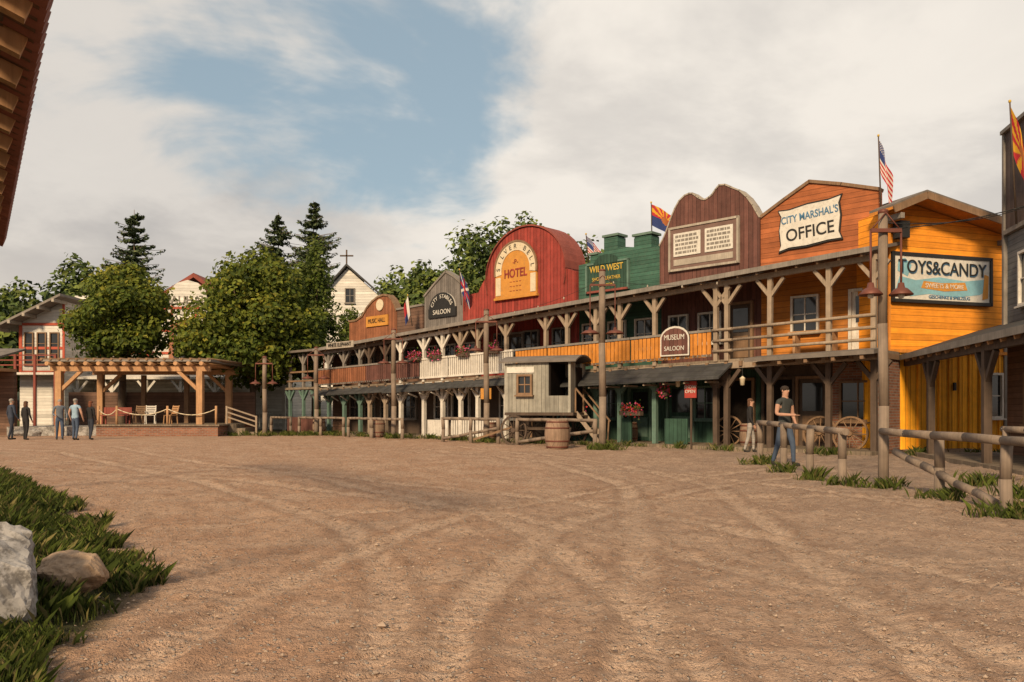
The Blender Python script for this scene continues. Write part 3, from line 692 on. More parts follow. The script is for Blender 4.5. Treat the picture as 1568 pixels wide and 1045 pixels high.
# --- far arch
r=storefront('rust_arched_music_hall',24.3,28.6,M_brownh,W_dark,[24.9,26.3,27.7],[(24.3,28.6,'slats',M_arch,W_grey)],W_grey,skirt=.5,lpm=M_teal)
front(r,[(28.55,6.2),(27.9,6.2),(27.3,6.4),(26.9,6.8),(26.4,7.12),(25.9,7.3),(25.4,7.36),(25.0,7.28),(24.7,7.05),(24.5,6.8),(24.32,6.45)],M_arch,trim=W_mid)
mb=MB(); mb.box(-26.9,-25.0,1.78,1.85,5.75,6.3,M_must); mb.cyl((-25.7,1.78,6.85),(-25.7,1.85,6.85),.3,.3,M_cream,16); mb.box(-27.2,-24.8,-.5,-.46,4.45,4.78,M_trim); mb.obj('sign_board',r)
text("MUSIC HALL",-25.95,1.77,6.03,.34,M_black,r,sx=.8); text("WHITE ELEPHANT",-26.0,-.52,4.62,.28,M_black,r,sx=.9)
mb=MB()
for x in(-25.2,-26.6,-28): window(mb,x,1.89,3.3,.7,1.0,W_grey); window(mb,x,1.89,.9,.8,1.1,W_grey)
mb.obj('windows',r)
# --- low end porch
r=empty('end_porch_building',A,ANG); mb=MB()
mb.slab(-32,-28.62,-.4,4,lambda x,y:4.6+.06*(y),.12,M_rooflight); mb.slab(-32,-28.62,-.1,3.9,lambda x,y:2.55,.12,M_floor)
for s in(29,30.2,31.6): ypost(mb,-s,0,0,2.4,M_teal); ypost(mb,-s,0,2.5,4.4,W_grey)
mb.box(-31.9,-28.62,3.0,3.2,-.05,4.6,M_brownh)
for z in(2.9,3.4): mb.beam((-31.9,-.05,z),(-28.7,-.05,z),.07,.09,W_mid)
mb.box(-31.8,-28.7,-.08,-.03,.0,.9,M_brownv)
mb.obj('porch',r)

# --- Toys & Candy
TA=math.atan2(.298,.954); r=empty('toys_and_candy_shop',(11.2,24.0,0),TA)
mb=MB(); mb.box(0,4.75,0,7,-.05,3.08,M_yellowv); mb.prism([(0,3.1),(4.75,3.1),(4.75,6.85),(.85,7.62),(0,7.25)],.0,7,M_yellowh)
for x in np.arange(.1,4.75,.4): mb.box(x-.03,x+.03,-.03,0,0,3.04,M_yellowv)
mb.box(-.03,4.8,-.06,-.002,3.04,3.14,M_slat); mb.box(4.68,4.8,-.05,.002,-.05,6.8,W_grey); mb.obj('walls',r)
mb=MB()
def roofs(x0,z0,x1,z1,yb=7.2):
    mb.hexa([(x0,-.75,z0-.05),(x1,-.75,z1-.05),(x1,yb,z1-.05),(x0,yb,z0-.05),(x0,-.75,z0+.03),(x1,-.75,z1+.03),(x1,yb,z1+.03),(x0,yb,z0+.03)],M_slat)
    mb.hexa([(x0,-.8,z0+.033),(x1,-.8,z1+.033),(x1,yb,z1+.033),(x0,yb,z0+.033),(x0,-.8,z0+.1),(x1,-.8,z1+.1),(x1,yb,z1+.1),(x0,yb,z0+.1)],M_rooflight)
    mb.beam((x0,-.8,z0-.06),(x1,-.8,z1-.06),.04,.2,W_mid)
roofs(.85,7.7,5.2,6.84); roofs(-.35,7.2,.85,7.7,.2)
for a,b,z in((.0,.0,7.0),(4.5,0,6.6)): mb.beam((a,-.75,z),(a,0,z),.14,.16,W_grey)
mb.obj('roof',r)
mb=MB(); mb.box(.3,4.0,-.1,-.02,4.62,6.0,M_sign)
for a in((.22,4.08,4.56,4.66),(.22,4.08,5.98,6.08)): mb.box(a[0],a[1],-.14,-.01,a[2],a[3],M_black)
mb.box(.2,.3,-.14,-.01,4.56,6.08,M_black); mb.box(4.0,4.1,-.14,-.01,4.56,6.08,M_black)
mb.prism([(.35,4.95),(.9,4.75),(1.6,4.85),(2.6,4.78),(3.6,4.9),(3.95,5.1),(3.9,5.4),(3.0,5.3),(2.0,5.38),(1.1,5.25),(.5,5.35)],-.108,-.1,M_cyan)
mb.prism([(1.3,5.02),(2.2,4.95),(3.1,5.02),(3.0,5.26),(2.1,5.2),(1.4,5.24)],-.116,-.108,M_must)
mb.prism([(.42,5.5),(.8,5.35),(.95,5.7),(.7,5.9),(.45,5.85)],-.108,-.1,M_cyan)
mb.prism([(3.7,4.75),(3.92,4.8),(3.95,5.5),(3.78,5.55)],-.118,-.11,M_must)
mb.obj('sign_board',r)
text("TOYS&CANDY",2.15,-.12,5.62,.56,M_blue,r,sx=.92,font_bold=.004); text("TOYS&CANDY",2.13,-.13,5.64,.56,M_black,r,sx=.92,font_bold=.0)
text("SWEETS & MORE",2.2,-.12,5.1,.2,M_sign,r); text("GESCHENKE & SPIELZEUG",2.4,-.11,4.76,.14,M_blue,r)
mb=MB(); window(mb,4.2,0-.04,1.1,.55,1.3,W_white,1,2); mb.box(2.85,3.15,-.3,-.1,3.4,3.55,M_black); mb.beam((3,-.1,3.4),(3,0,3.4),.05,.05,M_black); mb.box(2.6,2.68,-.1,-.035,1.9,2.15,M_black)
mb.beam((.12,-.1,3.0),(.12,-.1,7.0),.05,.05,M_slat); mb.box(.25,.6,-.4,-.1,6.45,6.95,M_black); mb.obj('window_and_floodlight',r)

# --- dark house on the right
r=empty('dark_boarded_house',(12.2,25.9,0),math.atan2(-.98,-.199))
M_darkv=mat('dark_plum_boards',(.085,.06,.052),kind='v',pitch=.16,var=.3,bump=.6); M_gl=mat('slate_clapboard',(.12,.125,.13),kind='h',pitch=.16,var=.2,bump=.6)
mb=MB(); mb.box(3.6,19,2.2,2.5,-.05,3.4,M_brownh); mb.box(3.6,19,2.2,2.5,3.402,6.2,M_gl); mb.box(3.6,19,2.15,2.52,6.2,8.9,M_darkv)
mb.box(3.5,19.1,2.05,2.6,8.9,9.0,W_grey); mb.box(3.5,3.62,2.1,2.55,3.4,8.9,W_grey); mb.box(3.65,18.9,2.5,9,-.05,6.0,M_brownh); mb.box(3.6,19,2.08,2.2,6.1,6.22,W_grey)
mb.obj('walls',r)
mb=MB(); mb.slab(0,19,-.1,2.6,lambda x,y:2.98+.35*y*.9,.12,M_roofdark); mb.beam((0,-.13,2.88),(19,-.13,2.88),.04,.16,W_grey)
for x in np.arange(.2,19,.7): mb.beam((x,-.05,2.78),(x,2.2,3.5),.08,.1,W_warm)
mb.obj('porch_roof',r)
mb=MB(); mb.beam((0,.12,2.72),(19,.12,2.72),.14,.18,W_dark)
for x in(.5,4.08,8.06,12.1,16): 
    mb.beam((x,.12,-.05),(x,.12,2.65),.17,.17,W_dark)
    mb.beam((x-.03,.12,1.95),(x-.55,.12,2.62),.11,.11,W_dark,up=(0,1,0)); mb.beam((x+.03,.12,1.95),(x+.55,.12,2.62),.11,.11,W_dark,up=(0,1,0))
mb.box(.3,19,-.1,2.2,-.04,.1,M_floor); mb.obj('porch_posts',r)
mb=MB()
for x in(5.0,7.6,10.5): window(mb,x,2.19,4.1,.8,1.3,W_white,1,2)
window(mb,5.4,2.19,1,.9,1.2,W_mid); door(mb,7.2,2.19,.12,1,2.1,W_mid,W_dark); mb.obj('doors_and_windows',r)

# ---------------------------------------------------------------- flags
M_fr=mat('flag_red',(.42,.03,.04),var=.1);M_fw=mat('flag_white',(.60,.58,.55),var=.1);M_fb=mat('flag_blue',(.03,.05,.17),var=.1);M_fy=mat('flag_gold',(.62,.34,.03),var=.1);M_fc=mat('flag_copper',(.35,.12,.04),var=.1)
def us(u,v):
    if u<.4 and v>.46:
        return M_fw if (int(u*30)%2==0 and int(v*40)%3==0) else M_fb
    return M_fr if int((1-v)*13)%2==0 else M_fw
def az(u,v):
    if (u-.5)**2*2.2+(v-.5)**2<.035: return M_fc
    if v<.5: return M_fb
    return M_fr if int((math.atan2(v-.5,(u-.5)*1.5)/math.pi)*13)%2==0 else M_fy
def sunb(u,v):
    a=math.atan2(v-.5,(u-.4)*1.4)
    if (u-.4)**2*2+(v-.5)**2<.02: return M_fc
    if u>.75: return M_fb
    return M_fr if int((a/math.pi+1)*9)%2==0 else M_fy
def ga(u,v):
    if abs(u-.5)<.06 or abs(v-.5)<.09: return M_fr
    if abs(abs(u-.5)*1-abs(v-.5))<.07: return M_fw
    return M_fb
def redw(u,v): return M_fw if u<.5 else (M_fr if v>.4 else M_fb)
def flag(name,base,top,fn,w,h,dirx=(1,0),droop=.6,amp=.08):
    r=empty(name,base); b=Vector((0,0,0)); t=Vector(top)-Vector(base); mb=MB(); mb.cyl(b,t,.025,.018,W_dark,6); mb.lathe(t,[(0,.05),(.035,.03),(.035,-.02),(0,-.04)],M_yell,8); mb.obj('pole',r)
    nu,nv=30,26; d=Vector((dirx[0],dirx[1],0)).normalized(); pd=t.normalized(); mb=MB(); side=Vector((-d.y,d.x,0))
    def P(u,v):
        at=t-pd*(.05+h*(1-v)); x=u*w
        return at+d*x*math.cos(droop)-Vector((0,0,1))*x*math.sin(droop)*(1+.3*u)+side*(amp*math.sin(u*9+v*2)*(.3+u))
    vs=[P(i/nu,j/nv) for j in range(nv+1) for i in range(nu+1)]; mb.v=[tuple(p) for p in vs]
    for j in range(nv):
        for i in range(nu):
            k=j*(nu+1)+i; mb.f.append([k,k+1,k+nu+2,k+nu+1]); mb.m.append(mb.mi(fn((i+.5)/nu,(j+.5)/nv))); mb.sm.append(True)
    mb.obj('cloth',r)
def FW(s,w,z): return (10.3-.7215*s+.6926*w,23+.6926*s+.7215*w,z)
flag('american_flag',FW(.2,1.6,7.2),FW(.25,1.5,9.65),us,1.0,.95,(1,.1),1.15)
flag('arizona_flag',FW(8.9,2.2,7.9),FW(8.8,2.0,9.25),az,1.15,.8,(1,-.1),.45)
flag('american_flag',FW(11.85,2.0,7.2),FW(11.9,1.9,8.5),us,1.0,.75,(1,-.1),.75)
flag('rebel_flag',FW(19.0,1.5,6.2),FW(18.8,1.2,7.8),ga,.8,.95,(1,0),1.0)
flag('striped_flag',FW(22.0,1.0,5.4),FW(22.1,.8,6.9),redw,.5,.9,(-1,0),1.1)
flag('sunburst_flag',(13.3,21.0,6.2),(12.75,20.4,9.2),sunb,1.7,1.2,(.95,-.1),1.2)

# ---------------------------------------------------------------- poles with lamps
def lamp_pole(x,y,h,r,arm_z,armw,lamp_z,dr=.19):
    root=empty('wooden_lamp_pole',(x,y,0)); mb=MB(); mb.tube([(0,0,-.2),(.015,0,h*.3),(-.01,0,h*.6),(0,0,h)],[r,r*.96,r*.9,r*.85],W_pole,12)
    mb.lathe((0,0,h),[(r*.85,0),(r*1.0,.02),(r*.9,.06),(0,.09)],M_iron,10); mb.obj('post',root)
    mb=MB(); mb.beam((-armw,0-.1,arm_z),(armw,-.1,arm_z),.06,.06,M_iron)
    for sx in(-1,1):
        X=sx*armw; mb.cyl((X,-.1,arm_z),(X,-.1,lamp_z+.1),.018,.018,M_iron,6)
        mb.lathe((X,-.1,lamp_z),[(.0,.2),(.045,.19),(.06,.11),(dr*.55,.09),(dr,.0),(dr*.97,-.015),(dr*.5,.05),(0,.06)],M_iron,18)
        mb.lathe((X,-.1,lamp_z-.07),[(0,0),(.04,.01),(.055,.05),(.035,.1),(0,.12)],M_sign,8)
        mb.cyl((X,-.1,arm_z),(0,-.1,arm_z+.3),.012,.012,M_iron,5)
    mb.obj('lamps',root)
lamp_pole(6.15,13.2,4.55,.085,4.25,.25,3.2,.19)
lamp_pole(2.9,25.6,5.75,.12,5.3,.4,3.75,.3)
lamp_pole(-1.02,31.7,5.25,.12,4.8,.42,3.65,.3)
lamp_pole(-5.35,36,4.9,.12,4.5,.42,3.4,.3)
lamp_pole(-10.0,40.7,4.45,.12,4.1,.42,2.9,.3)
lamp_pole(-12.3,39.6,3.9,.12,3.6,.42,2.6,.28)
def wire(name,p,q,sag,r=.01,bulbs=0):
    root=empty(name,p); p=Vector((0,0,0)); q=Vector(q)-root.location; mb=MB(); pts=[p.lerp(q,i/14)-Vector((0,0,sag*4*(i/14)*(1-i/14))) for i in range(15)]
    mb.tube(pts,[r]*15,M_black,5)
    for i in range(bulbs):
        c=pts[int(1+i*13/bulbs)]; mb.lathe(c-Vector((0,0,.1)),[(0,0),(.028,.03),(.025,.07),(.01,.1)],M_trim,7)
    mb.obj('cable',root)
wire('overhead_cable',(6.15,13.2,4.4),(12.9,20.0,6.4),.15); wire('overhead_cable',(6.15,13.2,4.3),(9.4,14.0,5.0),.1)
wire('string_lights',(2.9,25.6,5.5),FW(3,-.4,5.6),.3,.006,4); wire('string_lights',(2.9,25.6,5.5),(-1.02,31.7,5.1),.25,.006,4)

# ---------------------------------------------------------------- hitching rails
def fence(name,posts,rails,r=.055,pr=.085):
    x,y=posts[0][:2]; root=empty(name,(x,y,0)); mb=MB(); o=Vector((x,y,0))
    for px,py,h in posts:
        dx,dy=random.uniform(-.03,.03),random.uniform(-.03,.03)
        mb.tube([Vector((px,py,-.1))-o,Vector((px+dx,py+dy,h*.5))-o,Vector((px,py,h-.02))-o,Vector((px,py,h))-o],[pr,pr*.94,pr*.92,pr*.8],W_pole,10)
    for a,b in rails: 
        a=Vector(a)-o;b=Vector(b)-o; n=6; pts=[a.lerp(b,i/n)+Vector((0,0,random.uniform(-.012,.012) if 0<i<n else 0)) for i in range(n+1)]
        mb.tube(pts,[r*random.uniform(.93,1.05) for _ in pts],W_pole,9)
    mb.obj('timbers',root)
fence('hitching_rail',[(5.9,19,1.02),(5.76,16.9,1.0),(5.55,14.8,.95),(5.64,13.6,.93)],[((5.9,19.1,1.0),(5.62,13.4,.93))],.06,.075)
fence('hitching_rail',[(6.22,11.6,.92),(6.09,9.8,.9),(6.0,8.2,.9)],[((6.1,13.15,.95),(6.0,8.1,.93)),((6.25,13.0,.62),(6.2,10.2,.1))],.06,.075)
fence('hitching_rail',[(9.0,14.5,1),(8.8,12.5,1),(8.6,10,1)],[((9.0,14.6,.95),(8.6,9.9,.95))],.06,.07)
def ffence(s_list,w,zr,diag=None):
    P=[FW(s,w,0) for s in s_list]
    fence('hitching_rail',[(p[0],p[1],zr) for p in P],[((*P[0][:2],zr-.05),(*P[-1][:2],zr-.05))]+([((*P[0][:2],zr-.4),(*P[-1][:2],.12))] if diag else []),.06,.08)
ffence([13.0,14.5,16.2],-2.1,1.0,True); ffence([8.0,9.8,11.6],-2.5,1.0,True); ffence([19.0,21.2],-2.0,.95); ffence([24,26,28],-1.6,.95); ffence([29,31],-1.5,.95)
ffence([21.8,23.6],-1.6,.95)

# ---------------------------------------------------------------- barrels, wagon, wheels
def barrel(x,y,h=.9,r=.3):
    root=empty('wooden_barrel',(x,y,0)); mb=MB(); P=[(0,0),(r*.82,0)]+[(r*(.82+.18*math.sin(math.pi*t)),h*t) for t in np.linspace(.05,.95,9)]+[(r*.82,h),(r*.76,h),(r*.76,h-.04),(0,h-.04)]
    mb.lathe((0,0,0),P,mat('barrel_wood',(.25,.17,.12),kind='v',pitch=.1,var=.3),20)
    for t in(.08,.28,.72,.92):
        rr=r*(.82+.18*math.sin(math.pi*t))+.006; mb.lathe((0,0,h*t-.025),[(rr-.01,0),(rr,0),(rr,.05),(rr-.01,.05)],M_iron,20)
    mb.obj('staves',root)
barrel(1.5,26.4,.98,.42); barrel(-6.3,37.5,.9,.34); barrel(-10.0,41.3,.9,.34); barrel(-.9,33.0,.8,.3)
p_=FW(4.1,.7,0); barrel(p_[0],p_[1],.85,.3); p_=FW(9.0,.9,0); barrel(p_[0],p_[1],.85,.3)
def wheel(mb,c,R,axis,m,n=12):
    c=Vector(c); ax=Vector(axis).normalized(); u=ax.cross(Vector((0,0,1))).normalized(); v=Vector((0,0,1))
    K=24
    for i in range(K):
        a=2*math.pi*i/K; b=2*math.pi*(i+1)/K
        p=c+(u*math.cos(a)+v*math.sin(a))*R; q=c+(u*math.cos(b)+v*math.sin(b))*R
        mb.beam(p,q,.06,.055,m,up=tuple(ax))
    for i in range(n):
        a=2*math.pi*i/n; mb.cyl(c,c+(u*math.cos(a)+v*math.sin(a))*R*.97,.022,.016,m,5)
    mb.cyl(c-ax*.09,c+ax*.09,.08,.06,m,10)
def wagon():
    px,py,_=FW(11.25,-1.35,0); root=empty('covered_wagon',(px,py,0),math.radians(-24)); root.scale=(1.04,1.04,1.1); M_w=mat('wagon_boards',(.27,.26,.225),kind='v',pitch=.16,var=.3,bump=.6,dirt=.3); mb=MB()
    Lx,Wy=1.25,.8; z0,z1=1.1,2.75
    mb.box(-Lx,Lx*.35,-Wy,-Wy+.05,z0,z1,M_w); mb.box(-Lx,Lx,Wy-.05,Wy,z0,z1,M_w); mb.box(-Lx,-Lx+.05,-Wy+.05,Wy-.05,z0,z1,M_w)
    mb.box(Lx-.05,Lx,-Wy+.05,-.3,z0,z1,M_w); mb.box(Lx-.05,Lx,.35,Wy-.05,z0,z1,M_w); mb.box(Lx*.35,Lx*.4,-Wy+.02,Wy-.05,z0,z1,M_shadow)
    mb.box(Lx-.08,Lx,-Wy,-Wy+.08,z0,z1,M_w); mb.box(Lx*.35,Lx-.08,-Wy,-Wy+.05,z0,z0+.55,M_w)
    mb.box(-Lx,Lx+.1,-Wy,Wy,z0-.1,z0-.003,W_dark); mb.obj('box_body',root)
    mb=MB(); T=np.linspace(-1,1,11); f=lambda t:z1+.05+.22*(1-t*t)
    for a,b in zip(T[:-1],T[1:]):
        ya,yb=a*(Wy+.15),b*(Wy+.15)
        mb.hexa([(-Lx-.15,ya,f(a)-.05),(Lx+.25,ya,f(a)-.05),(Lx+.25,yb,f(b)-.05),(-Lx-.15,yb,f(b)-.05),(-Lx-.15,ya,f(a)),(Lx+.25,ya,f(a)),(Lx+.25,yb,f(b)),(-Lx-.15,yb,f(b))],M_rooflight)
    mb.obj('arched_roof',root)
    mb=MB(); window(mb,-.45,-Wy,1.75,.45,.55,W_mid); mb.box(-1.15,-.1,-Wy-.03,-Wy,2.42,2.62,M_sign)
    mb.box(Lx-.02,Lx+.03,-.3,.35,z0,z0+1.5,M_shadow); mb.obj('window',root)
    mb=MB()
    for x,R in((-.85,.48),(.85,.42)):
        for y in(-.88,.88): wheel(mb,(x,y,R+.02),R,(0,1,0),W_dark)
        mb.beam((x,-.9,R+.02),(x,.9,R+.02),.09,.09,W_dark)
        mb.beam((x,-.6,R),(x,-.6,z0-.1),.08,.08,W_dark); mb.beam((x,.6,R),(x,.6,z0-.1),.08,.08,W_dark)
    mb.beam((-.9,0,.55),(1.0,0,.55),.1,.1,W_dark); mb.beam((-1.2,-.2,.6),(-2.6,-.6,.15),.07,.07,W_mid); mb.obj('wheels',root)
    mb=MB()
    for y in(-.4,.4): mb.beam((1.3,y,1.1),(2.2,y,.05),.05,.14,W_post)
    for i in range(5): t=(i+.5)/5; mb.box(1.3+.9*t-.1,1.3+.9*t+.1,-.42,.42,1.1-1.05*t-.02,1.1-1.05*t+.02,W_post)
    for y in(-.42,.42): mb.beam((1.3,y,1.1),(1.3,y,1.9),.05,.05,W_mid); mb.beam((1.3,y,1.9),(2.3,y,.8),.05,.05,W_mid); mb.beam((2.2,y,.05),(2.25,y,.85),.05,.05,W_mid)
    mb.obj('steps',root)
wagon()
def leanwheel(s,w):
    p=FW(s,w,0); root=empty('wagon_wheel',p,ANG); mb=MB(); wheel(mb,(0,0,.57),.52,(0,1,.0),W_mid); mb.obj('wheel',root); root.rotation_euler=(math.radians(-8),0,ANG)
leanwheel(.9,.9); leanwheel(2.0,1.3); leanwheel(5.2,1.3)
root=empty('notice_sign',FW(5.5,-.6,0),ANG); mb=MB(); mb.box(-.22,.22,-.02,.02,1.7,2.25,mat('notice_red',(.35,.05,.04),var=.15)); mb.beam((0,.04,0),(0,.04,2.2),.05,.05,W_dark); mb.obj('board',root); text("SHOW\nOPEN",0,-.03,1.98,.15,M_sign,root)
for s in(3.9,6.3):
    root=empty('wall_lantern',FW(s,-.1,2.1),ANG); mb=MB(); mb.lathe((0,0,0),[(0,.3),(.1,.22),(.09,.2),(.07,0),(0,-.02)],M_cream,8); mb.beam((0,0,.28),(0,0,.55),.02,.02,M_black); mb.obj('lantern',root)

# ---------------------------------------------------------------- pergola & terrace
r=empty('timber_pergola',(-22.5,39.6,0)); mb=MB()
for x in(0,7):
    for y in(0,4):
        mb.beam((x,y,.0),(x,y,3.25),.3,.3,W_warm)
        sx=1 if x==0 else -1; mb.beam((x+.1*sx,y,2.3),(x+1.1*sx,y,3.25),.16,.16,W_warm,up=(0,1,0))
for x in(2.35,4.7): mb.beam((x,4,0),(x,4,3.2),.22,.22,W_mid)
for y in(0,4): mb.beam((-.4,y,3.35),(7.5,y,3.35),.24,.26,W_warm)
for i in range(13): x=-.3+i*.63; mb.cyl((x,-.6,3.58),(x,4.6,3.58),.1,.1,W_warm,8)
mb.box(-.6,7.7,-.5,4.5,3.68,3.78,W_grey); 
for i in range(20): mb.cyl((-.6+i*.43,-.55,3.80),(-.2+i*.43,4.5,3.82),.07,.06,W_mid,6)
mb.obj('frame',r)
mb=MB(); mb.box(2.0,8.0,-.35,5.2,-.05,.5,M_brick); mb.box(1.9,8.1,-.45,5.3,.5,.58,M_floor); mb.box(-3,1.9,.6,5.2,-.05,.45,M_stone)
mb.box(-2.5,8,5.3,5.45,-.05,2.3,M_brownh); mb.obj('terrace',r)
mb=MB(); ps=[(2.1,-.3),(3.0,-.3),(5.5,-.3),(7.9,-.3)]
for x,y in ps: mb.cyl((x,y,.5),(x,y,1.5),.06,.06,W_warm,8)
for (a,b) in zip(ps[:-1],ps[1:]):
    P=[Vector((a[0],a[1],1.35)).lerp(Vector((b[0],b[1],1.35)),t/8)-Vector((0,0,.3*4*(t/8)*(1-t/8))) for t in range(9)]; mb.tube(P,[.025]*9,M_cream,6)
mb.obj('rope_fence',r)
def chair(x,y,z,rz,m):
    root=empty('garden_chair',(x,y,z),rz); mb=MB()
    for a in(-.22,.22):
        mb.beam((a,-.25,0),(a,-.2,.45),.04,.04,m); mb.beam((a,.25,0),(a,.2,.45),.04,.04,m); mb.beam((a,.2,.45),(a,.35,.95),.04,.04,m); mb.beam((a,-.2,.62),(a,.28,.62),.05,.03,m)
    for i in range(4): mb.box(-.24,.24,-.2+i*.11,-.11+i*.11,.44,.46,m)
    for i in range(4): y0=.22+.035*i; mb.box(-.24,.24,y0,y0+.02,.52+i*.11,.6+i*.11,m)
    mb.obj('frame',root)
chair(-18.3,40.3,.58,.3,W_white); chair(-17.4,40.6,.58,-.5,W_warm); chair(-19.4,41.4,.58,.1,W_mid)
root=empty('red_bench',(-19.9,40.0,.58)); mb=MB(); mb.box(-.7,.7,-.2,.2,.42,.47,M_redtrim); mb.box(-.7,.7,.2,.24,.5,.85,M_redtrim)
for a in(-.6,.6): mb.beam((a,-.15,0),(a,-.15,.42),.06,.06,M_redtrim); mb.beam((a,.2,0),(a,.22,.85),.06,.06,M_redtrim)
mb.obj('frame',root)
rock('stone',(-23.7,39.4,.15),(.5,.35,.28),M_stone,12,2); rock('stone',(-24.6,39.8,.12),(.4,.35,.22),M_stone,14,2)
root=empty('stair_railing',(-14.5,40.8,0)); mb=MB()
for i,(x,z) in enumerate(((0,.55),(.45,.35),(.9,.15),(1.3,0))): mb.box(x,x+.45,-.2,1,-.05,z+.02,M_floor)
for x,z in((0,.5),(1.5,0)): mb.beam((x,-.3,z),(x,-.3,z+1.0),.09,.09,W_post)
for h in(.45,.7,.95): mb.beam((0,-.3,.5+h),(1.5,-.3,h),.05,.07,W_post)
mb.obj('steps_and_rails',root)
r=empty('log_porch',(-28.5,37.5,0)); mb=MB(); mb.box(-8,3.0,0,3.5,3.25,3.4,W_warm); mb.slab(-8.2,3.2,-.4,4,lambda x,y:3.5+.25*y,.1,M_rooflight)
for x in(-6,-3,0,2.9): mb.beam((x,.1,-.05),(x,.1,3.25),.22,.22,W_warm)
mb.box(-8,3,3.3,3.5,-.05,3.25,M_brownh); 
for z in(.5,1.0): mb.beam((-8,.1,z),(2.9,.1,z),.07,.09,W_post)
mb.obj('porch',r)

# ---------------------------------------------------------------- white brewhouse at the back
r=empty('white_brewhouse',(-30,53,0)); mb=MB()
mb.prism([(.9,3.4),(11.3,3.4),(11.3,8.3),(9.9,8.3),(9.6,9.3),(9.1,9.75),(8.4,9.95),(7.7,9.75),(7.2,9.3),(7.0,8.9),(.9,8.9)],0,.4,M_white_s,M_redband)
mb.box(.9,11.3,.4,9,-.05,8.2,M_white_s); mb.box(.9,11.3,1.2,1.4,0,3.4,M_graycl)
for z in(3.5,5.0,6.5,8.0): mb.box(.88,11.32,-.05,-.002,z,z+.16,M_redband)
for x in np.arange(.9,11.4,1.6):
    mb.box(x,x+.14,-.07,-.003,3.5,8.25,M_redband)
mb.obj('walls',r)
mb=MB(); 
P=[(7.2,4.4),(9.6,4.4),(9.6,6.4)]+[(8.4+1.2*math.cos(t),6.4+.9*math.sin(t)) for t in np.linspace(0.1,math.pi-.1,10)]+[(7.2,6.4)]
mb.prism(P,-.12,-.004,mat('orange_brick',(.45,.16,.07),kind='brick',var=.2)); P2=[(8.4+(x-8.4)*.72,5.5+(z-5.5)*.78) for x,z in P]; mb.prism(P2,-.15,-.12,M_glass)
for x in(7.95,8.4,8.85): mb.box(x-.03,x+.03,-.18,-.15,4.65,6.8,W_white)
for z in(5.3,6.2): mb.box(7.55,9.25,-.185,-.15,z-.03,z+.03,W_white)
for x in(1.7,3.4,5.6,10.5): window(mb,x,-.05,5.2,.8,1.3,W_white)
for x in(1.9,4,6.5,9): window(mb,x,1.19,1.0,1.2,1.5,W_white,3,2)
mb.obj('windows',r)
mb=MB(); mb.slab(-.2,15.5,-2.2,0-.01,lambda x,y:3.4+.12*(y+2.2),.14,W_white)
for x in np.arange(0,15.6,2.2): ypost(mb,x,-2.0,0,3.2,W_white,w=.18,br=.6)
for x in np.arange(0,15.3,.3): mb.box(x,x+.05,-2.02,-1.97,.2,1.1,W_white)
mb.box(0,15.4,-2.05,-1.94,1.1,1.18,W_white); mb.box(11.4,15.4,0,5,-.05,3.35,M_white_s); mb.obj('colonnade',r)
mb=MB(); mb.prism([(5.5,8.8),(8.4,10.6),(11.6,8.2),(11.4,8.0),(8.4,10.3),(5.5,8.5)],1.0,9,M_redtrim); mb.obj('roof',r)
text("BRAUHAUS",8.3,-.03,8.6,.72,W_grey,r,font_bold=.01)
r=empty('chalet_wing',(-31.3,50,0)); mb=MB(); mb.box(.4,3.2,0,8,-.05,6.8,M_white_s); mb.prism([(.4,6.8),(3.2,6.8),(3.2,8.1)],0,8,M_white_s)
for z in(3.6,5.1,6.6): mb.box(.4,3.2,-.05,-.002,z,z+.16,M_redband)
mb.box(.38,.56,-.06,-.003,3.6,6.8,M_redband); mb.box(3.1,3.24,-.06,-.003,3.6,8.0,M_redband)
for x in(1.0,1.8,2.6): window(mb,x,0,4.2,.45,1.9,W_mid,1,3)
mb.obj('walls',r); mb=MB(); mb.hexa([(-.5,-1.2,6.3),(3.6,-1.2,8.3),(3.6,8.5,8.3),(-.5,8.5,6.3),(-.5,-1.2,6.45),(3.6,-1.2,8.45),(3.6,8.5,8.45),(-.5,8.5,6.45)],W_grey)
for i in range(5): x=-.4+i*.9; z=6.22+(x+.5)*.488; mb.beam((x,-1.3,z),(x,.2,z),.16,.2,M_trim)
mb.slab(-.3,3.4,-1.3,0,lambda x,y:3.6,.14,W_white)
for h in(.45,.75,1.05): mb.beam((-.3,-1.25,3.6+h),(3.4,-1.25,3.6+h),.06,.07,M_redtrim)
for x in(-.3,.9,2.1,3.35): mb.beam((x,-1.25,0),(x,-1.25,4.7),.14,.14,M_redtrim)
mb.obj('roof_and_balcony',r)
r=empty('wooden_church',(-12.7,60,0)); mb=MB(); mb.prism([(-1.7,0),(3.0,0),(3.0,9.6),(.3,12.0),(-1.7,9.8)],0,7,M_white_s)
for a,b in(((-2.0,9.5),(.3,12.1)),((.3,12.1),(3.6,9.2))):
    mb.hexa([(a[0],-.4,a[1]),(b[0],-.4,b[1]),(b[0],7,b[1]),(a[0],7,a[1]),(a[0],-.4,a[1]+.18),(b[0],-.4,b[1]+.18),(b[0],7,b[1]+.18),(a[0],7,a[1]+.18)],M_roofdark)
mb.beam((.2,.2,12),(.2,.2,13.4),.1,.1,W_dark); mb.beam((-.3,.2,12.95),(.7,.2,12.95),.1,.1,W_dark); window(mb,.5,0,9.4,.6,1.0,W_grey); mb.obj('church_body',r)

